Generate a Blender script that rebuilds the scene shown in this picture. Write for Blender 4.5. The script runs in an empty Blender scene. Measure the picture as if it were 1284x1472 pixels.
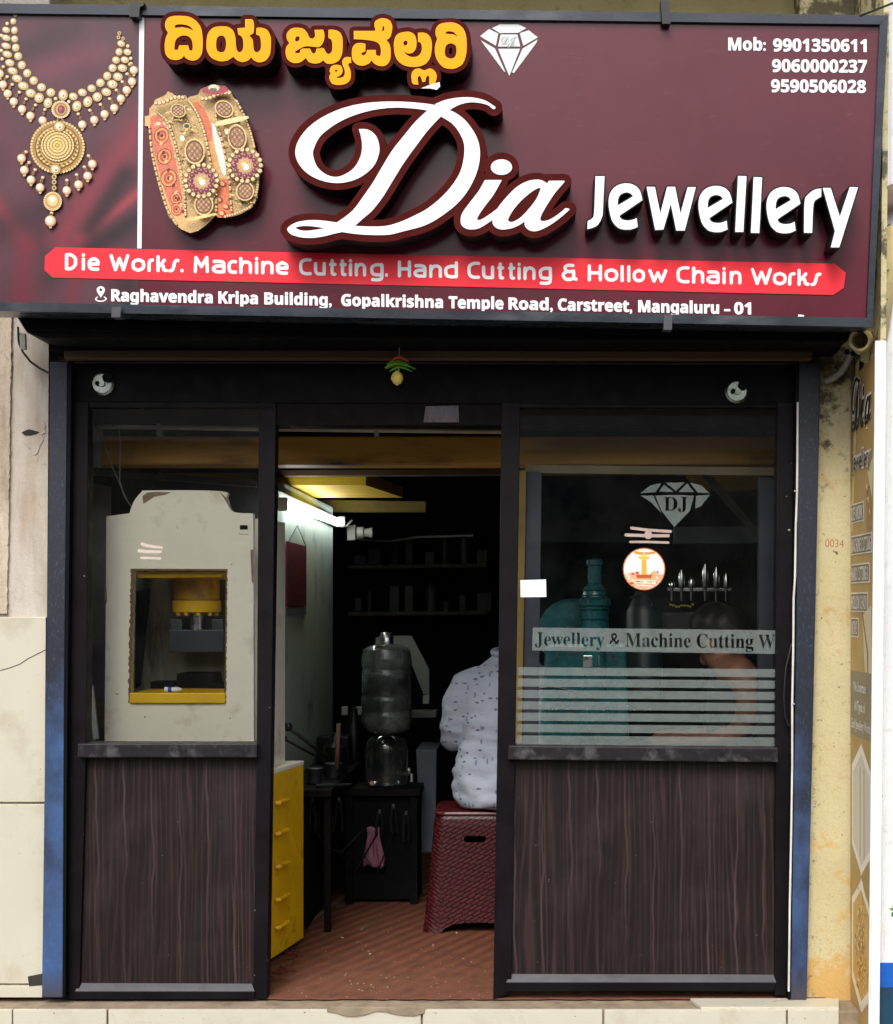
import bpy, bmesh, math, random
import numpy as np
from mathutils import Vector, Matrix, noise as mnoise
random.seed(7)
SC = bpy.context.scene
COL = SC.collection
R = math.radians

# ------------------------------------------------------------------ camera, sky, sun, exposure
D, F, VX, VY, HC = 4.4, 2000.0, 760.0, 870.0, 1.247     # stand-off, focal length in photo pixels, eye point, eye height
cam = bpy.data.cameras.new('camera'); camo = bpy.data.objects.new('camera', cam); COL.objects.link(camo)
camo.location = (0, -D, HC); camo.rotation_euler = (R(90), 0, 0)
cam.sensor_fit = 'VERTICAL'; cam.sensor_height = 24.0; cam.sensor_width = 24.0
cam.lens = 24.0 * F / 1472.0
cam.shift_x = (642.0 - VX) / 1472.0; cam.shift_y = (VY - 736.0) / 1472.0
cam.clip_start = 0.05; cam.clip_end = 500
SC.camera = camo
world = bpy.data.worlds.new('World'); SC.world = world; world.use_nodes = True
wn = world.node_tree; bg = wn.nodes['Background']
sky = wn.nodes.new('ShaderNodeTexSky'); sky.sky_type = 'NISHITA'; sky.sun_disc = False
SUN_EL, SUN_AZ = 47.0, -12.0        # azimuth from straight behind the camera, + towards the right
sky.sun_elevation = R(SUN_EL); sky.sun_rotation = R(180 - SUN_AZ)
sky.air_density = 1.0; sky.dust_density = 4.0; sky.ozone_density = 1.0
hs = wn.nodes.new('ShaderNodeHueSaturation'); hs.inputs['Saturation'].default_value = 0.45
wn.links.new(sky.outputs[0], hs.inputs['Color']); wn.links.new(hs.outputs[0], bg.inputs[0])
bg.inputs[1].default_value = 0.15
sl = bpy.data.lights.new('sun', 'SUN'); slo = bpy.data.objects.new('sun', sl); COL.objects.link(slo)
sl.energy = 1.5; sl.angle = R(24); sl.color = (1.0, 0.95, 0.87)
slo.rotation_euler = (R(90 - SUN_EL), 0, R(SUN_AZ)); slo.location = (-2, -6, 8)
SC.view_settings.view_transform = 'Standard'; SC.view_settings.look = 'None'
SC.view_settings.gamma = 1.0; SC.view_settings.exposure = 0.58
SC.cycles.max_bounces = 8; SC.cycles.transparent_max_bounces = 16; SC.cycles.glossy_bounces = 4
SC.cycles.caustics_reflective = False; SC.cycles.caustics_refractive = False
SC.cycles.use_denoising = True

# ------------------------------------------------------------------ helpers: space
def sc(Y): return (D + Y) / F
def W(px, py, Y):
    s = sc(Y); return Vector(((px - VX) * s, Y, HC - (py - VY) * s))
def Yfloor(py): return HC * F / (py - VY) - D
class Plane:
    def __init__(s, o, e1, e2):
        s.o = Vector(o); s.e1 = Vector(e1).normalized(); s.e2 = Vector(e2).normalized(); s.n = s.e1.cross(s.e2)
        s.m = Matrix(((s.e1.x, s.e2.x, s.n.x, s.o.x), (s.e1.y, s.e2.y, s.n.y, s.o.y), (s.e1.z, s.e2.z, s.n.z, s.o.z), (0, 0, 0, 1)))
    def uv(s, px, py, off=0.0):
        c = Vector((0, -D, HC)); d = Vector(((px - VX) / F, 1.0, -(py - VY) / F))
        o = s.o + s.n * off
        t = (o - c).dot(s.n) / d.dot(s.n); p = c + d * t - s.o
        return (p.dot(s.e1), p.dot(s.e2))
    def at(s, u, v, off=0.0): return s.o + s.e1 * u + s.e2 * v + s.n * off

def srgb(r, g, b):
    f = lambda c: c / 12.92 if c <= 0.04045 else ((c + 0.055) / 1.055) ** 2.4
    return (f(r / 255.0), f(g / 255.0), f(b / 255.0), 1.0)

# ------------------------------------------------------------------ helpers: materials
MATS = {}
def new_mat(name):
    m = bpy.data.materials.new(name); m.use_nodes = True
    return m, m.node_tree, m.node_tree.nodes['Principled BSDF']
def ND(nt, t, **kw):
    n = nt.nodes.new('ShaderNode' + t)
    for k, v in kw.items(): setattr(n, k, v)
    return n
def mixc(nt, fac, a, b, mode='MIX'):
    n = nt.nodes.new('ShaderNodeMix'); n.data_type = 'RGBA'; n.blend_type = mode
    for sock, v in ((0, fac), (6, a), (7, b)):
        if hasattr(v, 'is_linked') or isinstance(v, bpy.types.NodeSocket): nt.links.new(v, n.inputs[sock])
        else: n.inputs[sock].default_value = v
    return n.outputs[2]
def ramp(nt, src, stops):
    n = nt.nodes.new('ShaderNodeValToRGB'); cr = n.color_ramp
    while len(cr.elements) < len(stops): cr.elements.new(0.5)
    for e, (p, v) in zip(cr.elements, stops):
        e.position = p; e.color = v if isinstance(v, tuple) else (v, v, v, 1)
    nt.links.new(src, n.inputs[0]); return n.outputs[0]
def coords(nt, scale=(1, 1, 1), rot=(0, 0, 0)):
    tc = ND(nt, 'TexCoord'); mp = ND(nt, 'Mapping'); mp.inputs['Scale'].default_value = scale; mp.inputs['Rotation'].default_value = rot
    nt.links.new(tc.outputs['Object'], mp.inputs['Vector']); return mp.outputs[0]
def noise(nt, vec, scale, detail=4, rough=0.6, dist=0.0):
    n = ND(nt, 'TexNoise'); n.inputs['Scale'].default_value = scale; n.inputs['Detail'].default_value = detail
    n.inputs['Roughness'].default_value = rough; n.inputs['Distortion'].default_value = dist
    nt.links.new(vec, n.inputs['Vector']); return n.outputs[0]
def bump(nt, b, h, strength=0.3, dist=0.004):
    n = ND(nt, 'Bump'); n.inputs['Strength'].default_value = strength; n.inputs['Distance'].default_value = dist
    nt.links.new(h, n.inputs['Height']); nt.links.new(n.outputs[0], b.inputs['Normal'])
def plain(name, col, rough=0.5, metal=0.0, var=0.25, scale=9.0, bumps=0.0, spec=0.5, stretch=(1, 1, 1), dirt=None, dirt_lo=0.55, dirt_hi=0.72, dscale=5.0, emit=0.0, specks=None, speck_scale=60):
    """worn surface: tonal noise, optional dirt patches with a shape of their own, optional light specks"""
    if name in MATS: return MATS[name]
    m, nt, b = new_mat(name); v = coords(nt, stretch)
    n = noise(nt, v, scale, 5)
    c0 = tuple(x * (1 - var) for x in col[:3]) + (1,); c1 = tuple(min(1, x * (1 + var * 0.6)) for x in col[:3]) + (1,)
    c = ramp(nt, n, [(0.3, c0), (0.7, c1)])
    if dirt:
        d = noise(nt, coords(nt, stretch), dscale, 7, 0.65)
        c = mixc(nt, ramp(nt, d, [(dirt_lo, 0.0), (dirt_hi, 1.0)]), c, dirt)
    if specks:
        d = noise(nt, coords(nt), speck_scale, 2, 0.5)
        c = mixc(nt, ramp(nt, d, [(0.735, 0.0), (0.76, 1.0)]), c, specks)
    nt.links.new(c, b.inputs['Base Color'])
    b.inputs['Roughness'].default_value = rough; b.inputs['Metallic'].default_value = metal
    b.inputs['Specular IOR Level'].default_value = spec
    r2 = noise(nt, coords(nt, stretch), scale * 2.3, 3)
    nt.links.new(ramp(nt, r2, [(0.3, max(0.02, rough - 0.1)), (0.7, min(1, rough + 0.12))]), b.inputs['Roughness'])
    if bumps: bump(nt, b, noise(nt, coords(nt, stretch), scale * 6, 6), bumps)
    if emit:
        nt.links.new(c, b.inputs['Emission Color']); b.inputs['Emission Strength'].default_value = emit
    MATS[name] = m; return m
def attr_mat(name, rough=0.4, spec=0.5):
    m, nt, b = new_mat(name); a = ND(nt, 'Attribute'); a.attribute_name = 'Col'
    n = noise(nt, coords(nt), 60, 3)
    nt.links.new(mixc(nt, 0.35, a.outputs[0], ramp(nt, n, [(0.3, 0.75), (0.7, 1.0)]), 'MULTIPLY'), b.inputs['Base Color'])
    b.inputs['Roughness'].default_value = rough; b.inputs['Specular IOR Level'].default_value = spec
    return m
def glass_mat(name, tint=(0.97, 0.98, 0.965, 1), refl=1.0, rough=0.0, dust=0.005):
    m, nt, b = new_mat(name); nt.nodes.remove(b); out = nt.nodes['Material Output']
    t = ND(nt, 'BsdfTransparent'); t.inputs[0].default_value = tint
    g = ND(nt, 'BsdfGlossy'); g.inputs['Roughness'].default_value = rough; g.inputs['Color'].default_value = (refl, refl, refl, 1)
    fr = ND(nt, 'Fresnel'); fr.inputs[0].default_value = 1.5
    mx = ND(nt, 'MixShader'); nt.links.new(fr.outputs[0], mx.inputs[0]); nt.links.new(t.outputs[0], mx.inputs[1]); nt.links.new(g.outputs[0], mx.inputs[2])
    d = ND(nt, 'BsdfDiffuse'); d.inputs[0].default_value = (0.42, 0.47, 0.45, 1)
    n = noise(nt, coords(nt), 7, 6, 0.65)
    m2 = ND(nt, 'MixShader'); nt.links.new(ramp(nt, n, [(0.42, dust * 0.25), (0.75, dust * 2.2)]), m2.inputs[0])
    nt.links.new(mx.outputs[0], m2.inputs[1]); nt.links.new(d.outputs[0], m2.inputs[2]); nt.links.new(m2.outputs[0], out.inputs[0])
    return m
def veil_mat(name, col, fac):
    m, nt, b = new_mat(name); nt.nodes.remove(b); out = nt.nodes['Material Output']
    t = ND(nt, 'BsdfTransparent'); d = ND(nt, 'BsdfDiffuse'); d.inputs[0].default_value = col
    n = noise(nt, coords(nt), 30, 4)
    mx = ND(nt, 'MixShader'); nt.links.new(ramp(nt, n, [(0.3, fac * 0.85), (0.7, min(1, fac * 1.15))]), mx.inputs[0])
    nt.links.new(t.outputs[0], mx.inputs[1]); nt.links.new(d.outputs[0], mx.inputs[2]); nt.links.new(mx.outputs[0], out.inputs[0])
    return m

# ------------------------------------------------------------------ helpers: objects
LOC = {}
def thing(name, label, cat, loc=(0, 0, 0), group=None):
    o = bpy.data.objects.new(name, None); COL.objects.link(o); o.location = loc; o.empty_display_size = 0.1
    o['label'] = label; o['category'] = cat
    if group: o['group'] = group
    LOC[o.name] = Vector(loc); return o
def link_mesh(name, me, mat, parent=None, label=None, kind=None):
    o = bpy.data.objects.new(name, me); COL.objects.link(o)
    base = Vector((0, 0, 0))
    if parent is not None:
        o.parent = parent; base = LOC[parent.name]
        me.transform(Matrix.Translation(-base))
    LOC[o.name] = base
    if mat is not None: me.materials.append(mat)
    if label: o['label'] = label
    if kind: o['kind'] = kind
    return o
def solo(o, label, cat, group=None):
    """a top-level thing made of one mesh: origin moved to its base"""
    me = o.data; n = len(me.vertices); co = np.empty(n * 3); me.vertices.foreach_get('co', co); co = co.reshape(-1, 3)
    p = Vector(((co[:, 0].min() + co[:, 0].max()) / 2, (co[:, 1].min() + co[:, 1].max()) / 2, co[:, 2].min()))
    me.transform(Matrix.Translation(-p)); o.location = p; LOC[o.name] = p
    o['label'] = label; o['category'] = cat
    if group: o['group'] = group
    return o

class MB:
    def __init__(s): s.bm = bmesh.new()
    def face(s, pts):
        return s.bm.faces.new([s.bm.verts.new(p) for p in pts])
    def hexa(s, a, b):
        va = [s.bm.verts.new(p) for p in a]; vb = [s.bm.verts.new(p) for p in b]; n = len(va)
        s.bm.faces.new(va); s.bm.faces.new(vb[::-1])
        for i in range(n):
            j = (i + 1) % n; s.bm.faces.new((va[j], va[i], vb[i], vb[j]))
        return s
    def box(s, x0, x1, y0, y1, z0, z1):
        return s.hexa([(x0, y0, z0), (x1, y0, z0), (x1, y0, z1), (x0, y0, z1)], [(x0, y1, z0), (x1, y1, z0), (x1, y1, z1), (x0, y1, z1)])
    def pp(s, pts, Y0, Y1):
        """polygon traced on the plane Y0 and carried straight back to Y1"""
        a = [W(x, y, Y0) for x, y in pts]; return s.hexa(a, [Vector((p.x, Y1, p.z)) for p in a])
    def pbox(s, x0, y0, x1, y1, Y0, Y1): return s.pp([(x0, y0), (x1, y0), (x1, y1), (x0, y1)], Y0, Y1)
    def ring(s, c, u, v, r, n, r2=None):
        r2 = r if r2 is None else r2
        return [s.bm.verts.new(Vector(c) + u * (r * math.cos(2 * math.pi * i / n)) + v * (r2 * math.sin(2 * math.pi * i / n))) for i in range(n)]
    def skin(s, rings, caps=True):
        for a, b in zip(rings, rings[1:]):
            n = len(a)
            for i in range(n):
                f = s.bm.faces.new((a[i], a[(i + 1) % n], b[(i + 1) % n], b[i])); f.smooth = True
        if caps:
            s.bm.faces.new(rings[0][::-1]); s.bm.faces.new(rings[-1])
        return s
    def tube(s, pts, r, n=8, caps=True):
        pts = [Vector(p) for p in pts]; rs = r if isinstance(r, (list, tuple)) else [r] * len(pts); rings = []
        u = None
        for i, p in enumerate(pts):
            t = (pts[min(i + 1, len(pts) - 1)] - pts[max(i - 1, 0)]).normalized()
            if u is None:
                u = t.orthogonal().normalized()
            u = (u - t * u.dot(t)).normalized(); v = t.cross(u)
            rings.append(s.ring(p, u, v, rs[i], n))
        return s.skin(rings, caps)
    def lathe(s, c, prof, n=24, axis='Z', caps=True):
        c = Vector(c); ax = {'Z': Vector((0, 0, 1)), 'Y': Vector((0, 1, 0)), 'X': Vector((1, 0, 0))}[axis]
        u = ax.orthogonal().normalized(); v = ax.cross(u)
        return s.skin([s.ring(c + ax * h, u, v, max(r, 1e-4), n) for r, h in prof], caps)
    def loft(s, rings, n=24, power=1.0):
        """rings: (centre, rx, ry) horizontal sections, superellipse"""
        out = []
        for c, rx, ry in rings:
            vs = []
            for i in range(n):
                a = 2 * math.pi * i / n; ca, sa = math.cos(a), math.sin(a)
                vs.append(s.bm.verts.new(Vector(c) + Vector((rx * math.copysign(abs(ca) ** power, ca), ry * math.copysign(abs(sa) ** power, sa), 0))))
            out.append(vs)
        return s.skin(out)
    def ball(s, c, rx, ry=None, rz=None, n=16):
        ry = ry or rx; rz = rz or rx; c = Vector(c)
        rings = []
        for k in range(1, n // 2):
            a = math.pi * k / (n // 2)
            rings.append([s.bm.verts.new(c + Vector((rx * math.sin(a) * math.cos(2 * math.pi * i / n), ry * math.sin(a) * math.sin(2 * math.pi * i / n), -rz * math.cos(a)))) for i in range(n)])
        return s.skin(rings)
    def mesh(s, name, bevel=0.0, segs=2):
        bmesh.ops.recalc_face_normals(s.bm, faces=s.bm.faces)
        if bevel:
            es = [e for e in s.bm.edges if len(e.link_faces) == 2 and e.calc_face_angle(0) > 0.5]
            bmesh.ops.bevel(s.bm, geom=es, offset=bevel, segments=segs, affect='EDGES', profile=0.6, clamp_overlap=True)
        for e in s.bm.edges:
            if len(e.link_faces) == 2 and e.calc_face_angle(0) > 0.7: e.smooth = False
        me = bpy.data.meshes.new(name); s.bm.to_mesh(me); s.bm.free(); return me
    def build(s, name, mat, parent=None, bevel=0.0, **kw): return link_mesh(name, s.mesh(name, bevel), mat, parent, **kw)

# ------------------------------------------------------------------ helpers: traced flat shapes
def smooth(pts, sub=5, closed=True):
    """Catmull-Rom through the points; a third element marks a sharp corner"""
    P = [(p[0], p[1]) for p in pts]; K = [len(p) > 2 for p in pts]; n = len(P); out = []
    rng = range(n) if closed else range(n - 1)
    for i in rng:
        j = (i + 1) % n; p1, p2 = P[i], P[j]
        p0 = p1 if (K[i] or (not closed and i == 0)) else P[i - 1]
        p3 = p2 if (K[j] or (not closed and j == n - 1)) else P[(j + 1) % n]
        m = 1 if (K[i] and K[j]) else sub
        for k in range(m):
            t = k / m; t2 = t * t; t3 = t2 * t
            out.append(tuple(0.5 * (2 * p1[a] + (p2[a] - p0[a]) * t + (2 * p0[a] - 5 * p1[a] + 4 * p2[a] - p3[a]) * t2 + (3 * p1[a] - p0[a] - 3 * p2[a] + p3[a]) * t3) for a in (0, 1)))
    if not closed: out.append(P[-1])
    return out
def segdist(X, Y, a, b):
    dx, dy = b[0] - a[0], b[1] - a[1]; L = dx * dx + dy * dy + 1e-12
    t = np.clip(((X - a[0]) * dx + (Y - a[1]) * dy) / L, 0, 1)
    return (X - a[0] - t * dx) ** 2 + (Y - a[1] - t * dy) ** 2
def poly_sd(X, Y, P):
    d = np.full(X.shape, 1e9); ins = np.zeros(X.shape, bool); n = len(P)
    for i in range(n):
        a, b = P[i], P[(i + 1) % n]
        d = np.minimum(d, segdist(X, Y, a, b))
        if a[1] != b[1]:
            c = ((a[1] > Y) != (b[1] > Y)) & (X < (b[0] - a[0]) * (Y - a[1]) / (b[1] - a[1]) + a[0]); ins ^= c
    d = np.sqrt(d); return np.where(ins, -d, d)
def field(prims, res, margin):
    """prims: ('P',pts) filled, ('C',pts) cut out, ('S',pts,width) stroke -> (field, x0, y0)"""
    allp = [p for pr in prims if pr[0] != 'C' for p in (sum(pr[1], []) if pr[0] == 'E' else pr[1])]
    x0 = min(p[0] for p in allp) - margin; x1 = max(p[0] for p in allp) + margin
    y0 = min(p[1] for p in allp) - margin; y1 = max(p[1] for p in allp) + margin
    nx = int((x1 - x0) * res) + 2; ny = int((y1 - y0) * res) + 2
    gx = x0 + np.arange(nx) / res; gy = y0 + np.arange(ny) / res
    S = np.full((ny, nx), margin * 1.0)
    for pr in prims:
        P = sum(pr[1], []) if pr[0] == 'E' else pr[1]; mg = margin + (pr[2] if pr[0] == 'S' else 0)
        i0 = max(0, int((min(p[0] for p in P) - mg - x0) * res)); i1 = min(nx, int((max(p[0] for p in P) + mg - x0) * res) + 2)
        j0 = max(0, int((min(p[1] for p in P) - mg - y0) * res)); j1 = min(ny, int((max(p[1] for p in P) + mg - y0) * res) + 2)
        X, Y = np.meshgrid(gx[i0:i1], gy[j0:j1])
        if pr[0] == 'S':
            d = np.full(X.shape, 1e9)
            for a, b in zip(P, P[1:]): d = np.minimum(d, segdist(X, Y, a, b))
            d = np.sqrt(d) - pr[2] / 2
            S[j0:j1, i0:i1] = np.minimum(S[j0:j1, i0:i1], d)
        elif pr[0] == 'E':
            d = np.full(X.shape, 1e9); sg = np.zeros(X.shape, bool)
            for lp in pr[1]:
                q = poly_sd(X, Y, lp); d = np.minimum(d, np.abs(q)); sg ^= q < 0
            S[j0:j1, i0:i1] = np.minimum(S[j0:j1, i0:i1], np.where(sg, -d, d))
        elif pr[0] == 'P': S[j0:j1, i0:i1] = np.minimum(S[j0:j1, i0:i1], poly_sd(X, Y, P))
        else: S[j0:j1, i0:i1] = np.maximum(S[j0:j1, i0:i1], -poly_sd(X, Y, P))
    return S, x0, y0
def contours(S, x0, y0, res, level, tol):
    A = S - level; A = np.where(np.abs(A) < 1e-7, 1e-7, A); A[0, :] = A[-1, :] = 1; A[:, 0] = A[:, -1] = 1
    neg = A < 0; q = neg[:-1, :-1] * 1 + neg[:-1, 1:] * 2 + neg[1:, 1:] * 4 + neg[1:, :-1] * 8
    nxt = {}
    def E(j, i, e):
        if e == 0: a, b = A[j, i], A[j, i + 1]; return ('h', j, i)
        if e == 1: return ('v', j, i + 1)
        if e == 2: return ('h', j + 1, i)
        return ('v', j, i)
    T = {1: [(3, 0)], 2: [(0, 1)], 3: [(3, 1)], 4: [(1, 2)], 5: [(3, 2), (1, 0)], 6: [(0, 2)], 7: [(3, 2)], 8: [(2, 3)], 9: [(2, 0)], 10: [(0, 3), (2, 1)], 11: [(2, 1)], 12: [(1, 3)], 13: [(1, 0)], 14: [(0, 3)]}
    for j, i in np.argwhere((q > 0) & (q < 15)):
        for a, b in T[int(q[j, i])]: nxt[E(j, i, a)] = E(j, i, b)
    def pt(k):
        o, j, i = k
        if o == 'h': a, b = A[j, i], A[j, i + 1]; return (x0 + (i + a / (a - b)) / res, y0 + j / res)
        a, b = A[j, i], A[j + 1, i]; return (x0 + i / res, y0 + (j + a / (a - b)) / res)
    loops = []
    while nxt:
        k, v = next(iter(nxt.items())); loop = []
        while k in nxt:
            loop.append(pt(k)); k = nxt.pop(k)
        if len(loop) > 5: loops.append(rdp(loop, tol))
    return [l for l in loops if len(l) > 2]
def rdp(P, tol):
    def rec(a, b):
        st = [(a, b)]; keep = set((a, b))
        while st:
            a, b = st.pop()
            if b - a < 2: continue
            ax, ay = P[a]; bx, by = P[b]; L = math.hypot(bx - ax, by - ay) + 1e-9; md, mi = -1, -1
            for i in range(a + 1, b):
                d = abs((bx - ax) * (ay - P[i][1]) - (ax - P[i][0]) * (by - ay)) / L
                if d > md: md, mi = d, i
            if md > tol: keep.add(mi); st += [(a, mi), (mi, b)]
        return keep
    h = len(P) // 2; k = rec(0, h) | rec(h, len(P) - 1); return [P[i] for i in sorted(k)]
def fill_mesh(name, loops_uv, depth):
    cu = bpy.data.curves.new(name, 'CURVE'); cu.dimensions = '2D'; cu.fill_mode = 'BOTH' if depth else 'FRONT'; cu.extrude = depth / 2
    for lp in loops_uv:
        s = cu.splines.new('POLY'); s.points.add(len(lp) - 1)
        s.points.foreach_set('co', [c for p in lp for c in (p[0], p[1], 0.0, 1.0)]); s.use_cyclic_u = True
    o = bpy.data.objects.new('tmp', cu); me = bpy.data.meshes.new_from_object(o)
    bpy.data.objects.remove(o); bpy.data.curves.remove(cu); me.name = name
    me.materials.clear()
    return me
def flat(name, loops_px, plane, off, depth, mat, parent, **kw):
    """outline in photo pixels laid on a real plane; top face 'off' above it, 'depth' thick"""
    uv = [[plane.uv(x, y, off) for x, y in lp] for lp in loops_px]
    me = fill_mesh(name, uv, depth); me.transform(plane.m @ Matrix.Translation((0, 0, off - depth / 2)))
    return link_mesh(name, me, mat, parent, **kw)
def shape(prims, grow=(0.0,), res=2.0, tol=0.1):
    S, x0, y0 = field(prims, res, max(grow) + 3)
    return [contours(S, x0, y0, res, g, tol) for g in grow]
BOLD = {'serif': (0x1D400, 0x1D7CE), 'sans': (0x1D5D4, 0x1D7EC), 'script': (0x1D4D0, None), 'plain': None}
def styled(t, style):
    if not BOLD[style]: return t
    b, d = BOLD[style]; o = ''
    for c in t:
        if 'A' <= c <= 'Z': o += chr(b + ord(c) - 65)
        elif 'a' <= c <= 'z': o += chr(b + 26 + ord(c) - 97)
        elif c.isdigit() and d: o += chr(d + int(c))
        else: o += c
    return o
_cap = {}
def text_raw(t, style, off, size_depth=0.0):
    cu = bpy.data.curves.new('t', 'FONT'); cu.body = styled(t, style); cu.size = 1.0; cu.offset = off; cu.extrude = size_depth
    o = bpy.data.objects.new('tmp', cu); me = bpy.data.meshes.new_from_object(o)
    bpy.data.objects.remove(o); bpy.data.curves.remove(cu); me.materials.clear(); return me
def ext(me):
    co = np.empty(len(me.vertices) * 3); me.vertices.foreach_get('co', co); co = co.reshape(-1, 3)
    return co.min(0), co.max(0)
def text_uv(t, style, off, plane, p0, p1, cap, lift):
    """text mesh fitted between two baseline points (u,v) on a plane, capitals 'cap' high"""
    me = text_raw(t, style, off); lo, hi = ext(me)
    if (style, off) not in _cap: _cap[(style, off)] = ext(text_raw('H', style, off))[1][1]
    d = Vector((p1[0] - p0[0], p1[1] - p0[1], 0)); L = d.length; d.normalize()
    sx = L / (hi[0] - lo[0]); sy = cap / _cap[(style, off)]
    M = Matrix(((d.x, -d.y, 0, p0[0]), (d.y, d.x, 0, p0[1]), (0, 0, 1, lift), (0, 0, 0, 1)))
    me.transform(plane.m @ M @ Matrix.Diagonal((sx, sy, 1, 1)) @ Matrix.Translation((-lo[0], 0, 0)))
    return me
def join(name, meshes, mat, parent, **kw):
    bm = bmesh.new()
    for m in meshes: bm.from_mesh(m); bpy.data.meshes.remove(m)
    me = bpy.data.meshes.new(name); bm.to_mesh(me); bm.free()
    return link_mesh(name, me, mat, parent, **kw)
def text_px(t, style, off, plane, x0, x1, y0, y1, cap_px, lift):
    p0 = plane.uv(x0, y0, lift); p1 = plane.uv(x1, y1, lift); pc = plane.uv(x0, y0 - cap_px, lift)
    return text_uv(t, style, off, plane, p0, p1, abs(pc[1] - p0[1]), lift)
def text_loops(t, style, off, plane, p0, p1, cap):
    cu = bpy.data.curves.new('t', 'FONT'); cu.body = styled(t, style); cu.fill_mode = 'NONE'; cu.offset = off
    o = bpy.data.objects.new('tmp', cu); me = bpy.data.meshes.new_from_object(o); bpy.data.objects.remove(o); bpy.data.curves.remove(cu)
    adj = {}
    for e in me.edges:
        a, b = e.vertices; adj.setdefault(a, []).append(b); adj.setdefault(b, []).append(a)
    co = [v.co.copy() for v in me.vertices]; seen = set(); loops = []
    for s in adj:
        if s in seen: continue
        l = [s]; seen.add(s); c = s
        while True:
            n = [q for q in adj[c] if q not in seen]
            if not n: break
            c = n[0]; seen.add(c); l.append(c)
        loops.append([(co[i].x, co[i].y) for i in l])
    bpy.data.meshes.remove(me)
    xs = [p[0] for l in loops for p in l]; capr = ext(text_raw('H', style, off))[1][1]
    sx = (p1[0] - p0[0]) / (max(xs) - min(xs)); sy = cap / capr; sl = (p1[1] - p0[1]) / (p1[0] - p0[0]); m = min(xs)
    return [[(p0[0] + (x - m) * sx, p0[1] + (x - m) * sx * sl + y * sy) for x, y in l] for l in loops]
class Print:
    """flat coloured print: polygons in photo pixels with a colour each, stacked in hair-thin layers"""
    def __init__(s, plane, off): s.p = plane; s.off = off; s.v = []; s.f = []; s.c = []; s.k = 0
    def poly(s, pts, col, layer=None):
        if layer is None: layer = s.k * 0.00001; s.k += 1
        b = len(s.v); o = s.off + layer
        for x, y in pts: u, v = s.p.uv(x, y, o); s.v.append(s.p.at(u, v, o))
        s.f.append(list(range(b, b + len(pts)))[::-1]); s.c.append(srgb(*col))
    def disc(s, cx, cy, rx, ry, rot, col, n=14):
        c, d = math.cos(rot), math.sin(rot)
        s.poly([(cx + rx * math.cos(2 * math.pi * i / n) * c - ry * math.sin(2 * math.pi * i / n) * d, cy + rx * math.cos(2 * math.pi * i / n) * d + ry * math.sin(2 * math.pi * i / n) * c) for i in range(n)], col)
    def stroke(s, pts, w, col):
        for (x0, y0), (x1, y1) in zip(pts, pts[1:]):
            L = math.hypot(x1 - x0, y1 - y0) + 1e-9; nx, ny = -(y1 - y0) / L * w / 2, (x1 - x0) / L * w / 2
            s.poly([(x0 + nx, y0 + ny), (x1 + nx, y1 + ny), (x1 - nx, y1 - ny), (x0 - nx, y0 - ny)], col)
    def build(s, name, mat, parent, **kw):
        me = bpy.data.meshes.new(name); me.from_pydata(s.v, [], s.f)
        a = me.color_attributes.new('Col', 'FLOAT_COLOR', 'CORNER'); i = 0
        for f, c in zip(s.f, s.c):
            for _ in f: a.data[i].color = c; i += 1
        return link_mesh(name, me, mat, parent, **kw)
def remeshed(name, mb, mat, parent, voxel=0.01, smooths=4, wrinkle=None, **kw):
    """grow separate overlapping volumes into one continuous skin"""
    bmesh.ops.recalc_face_normals(mb.bm, faces=mb.bm.faces)
    me = bpy.data.meshes.new(name); mb.bm.to_mesh(me); mb.bm.free()
    o = bpy.data.objects.new('tmp', me); COL.objects.link(o)
    m = o.modifiers.new('r', 'REMESH'); m.mode = 'VOXEL'; m.voxel_size = voxel; m.use_smooth_shade = True
    m = o.modifiers.new('s', 'SMOOTH'); m.factor = 0.5; m.iterations = smooths
    dg = bpy.context.evaluated_depsgraph_get(); dg.update()
    out = bpy.data.meshes.new_from_object(o.evaluated_get(dg)); bpy.data.objects.remove(o)
    if wrinkle:
        ns = [v.normal.copy() for v in out.vertices]
        for v, n in zip(out.vertices, ns): v.co += n * wrinkle(v.co)
    for p in out.polygons: p.use_smooth = True
    out.name = name; out.materials.clear()
    return link_mesh(name, out, mat, parent, **kw)
def evaluated(o):
    dg = bpy.context.evaluated_depsgraph_get(); dg.update()
    me = bpy.data.meshes.new_from_object(o.evaluated_get(dg)); bpy.data.objects.remove(o); return me

# ------------------------------------------------------------------ materials of the place
BLACK = plain('black_metal', (0.0022, 0.0022, 0.003, 1), 0.6, 0, 0.3, spec=0.12)
FRAME = plain('dark_aluminium', (0.0055, 0.004, 0.0058, 1), 0.5, 0, 0.4, 9, 0.03, spec=0.13, specks=(0.16, 0.15, 0.15, 1), speck_scale=45)
LEDGE = plain('dusty_ledge', (0.012, 0.009, 0.012, 1), 0.5, 0, 0.3, 14, 0.03, spec=0.3, dirt=(0.1, 0.095, 0.1, 1), dirt_lo=0.5, dirt_hi=0.75, dscale=16)
DUST = plain('worn_grey_rail', (0.06, 0.06, 0.07, 1), 0.55, 0, 0.35, 12, 0.05, stretch=(0.5, 1, 1), dirt=(0.03, 0.025, 0.03, 1), dscale=18)
WHITEP = plain('white_print', (0.9, 0.93, 0.95, 1), 0.45, 0, 0.04)
ACRYL = plain('white_acrylic', (0.84, 0.92, 0.95, 1), 0.3, 0, 0.03)
YELLOWL = plain('yellow_acrylic', srgb(250, 166, 0), 0.45, 0, 0.05, spec=0.2)
BROWNB = plain('brown_board', srgb(74, 16, 12), 0.7, 0, 0.25, 14, spec=0.1)
EDGE = plain('black_edge', (0.006, 0.004, 0.005, 1), 0.6, spec=0.2)
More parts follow.
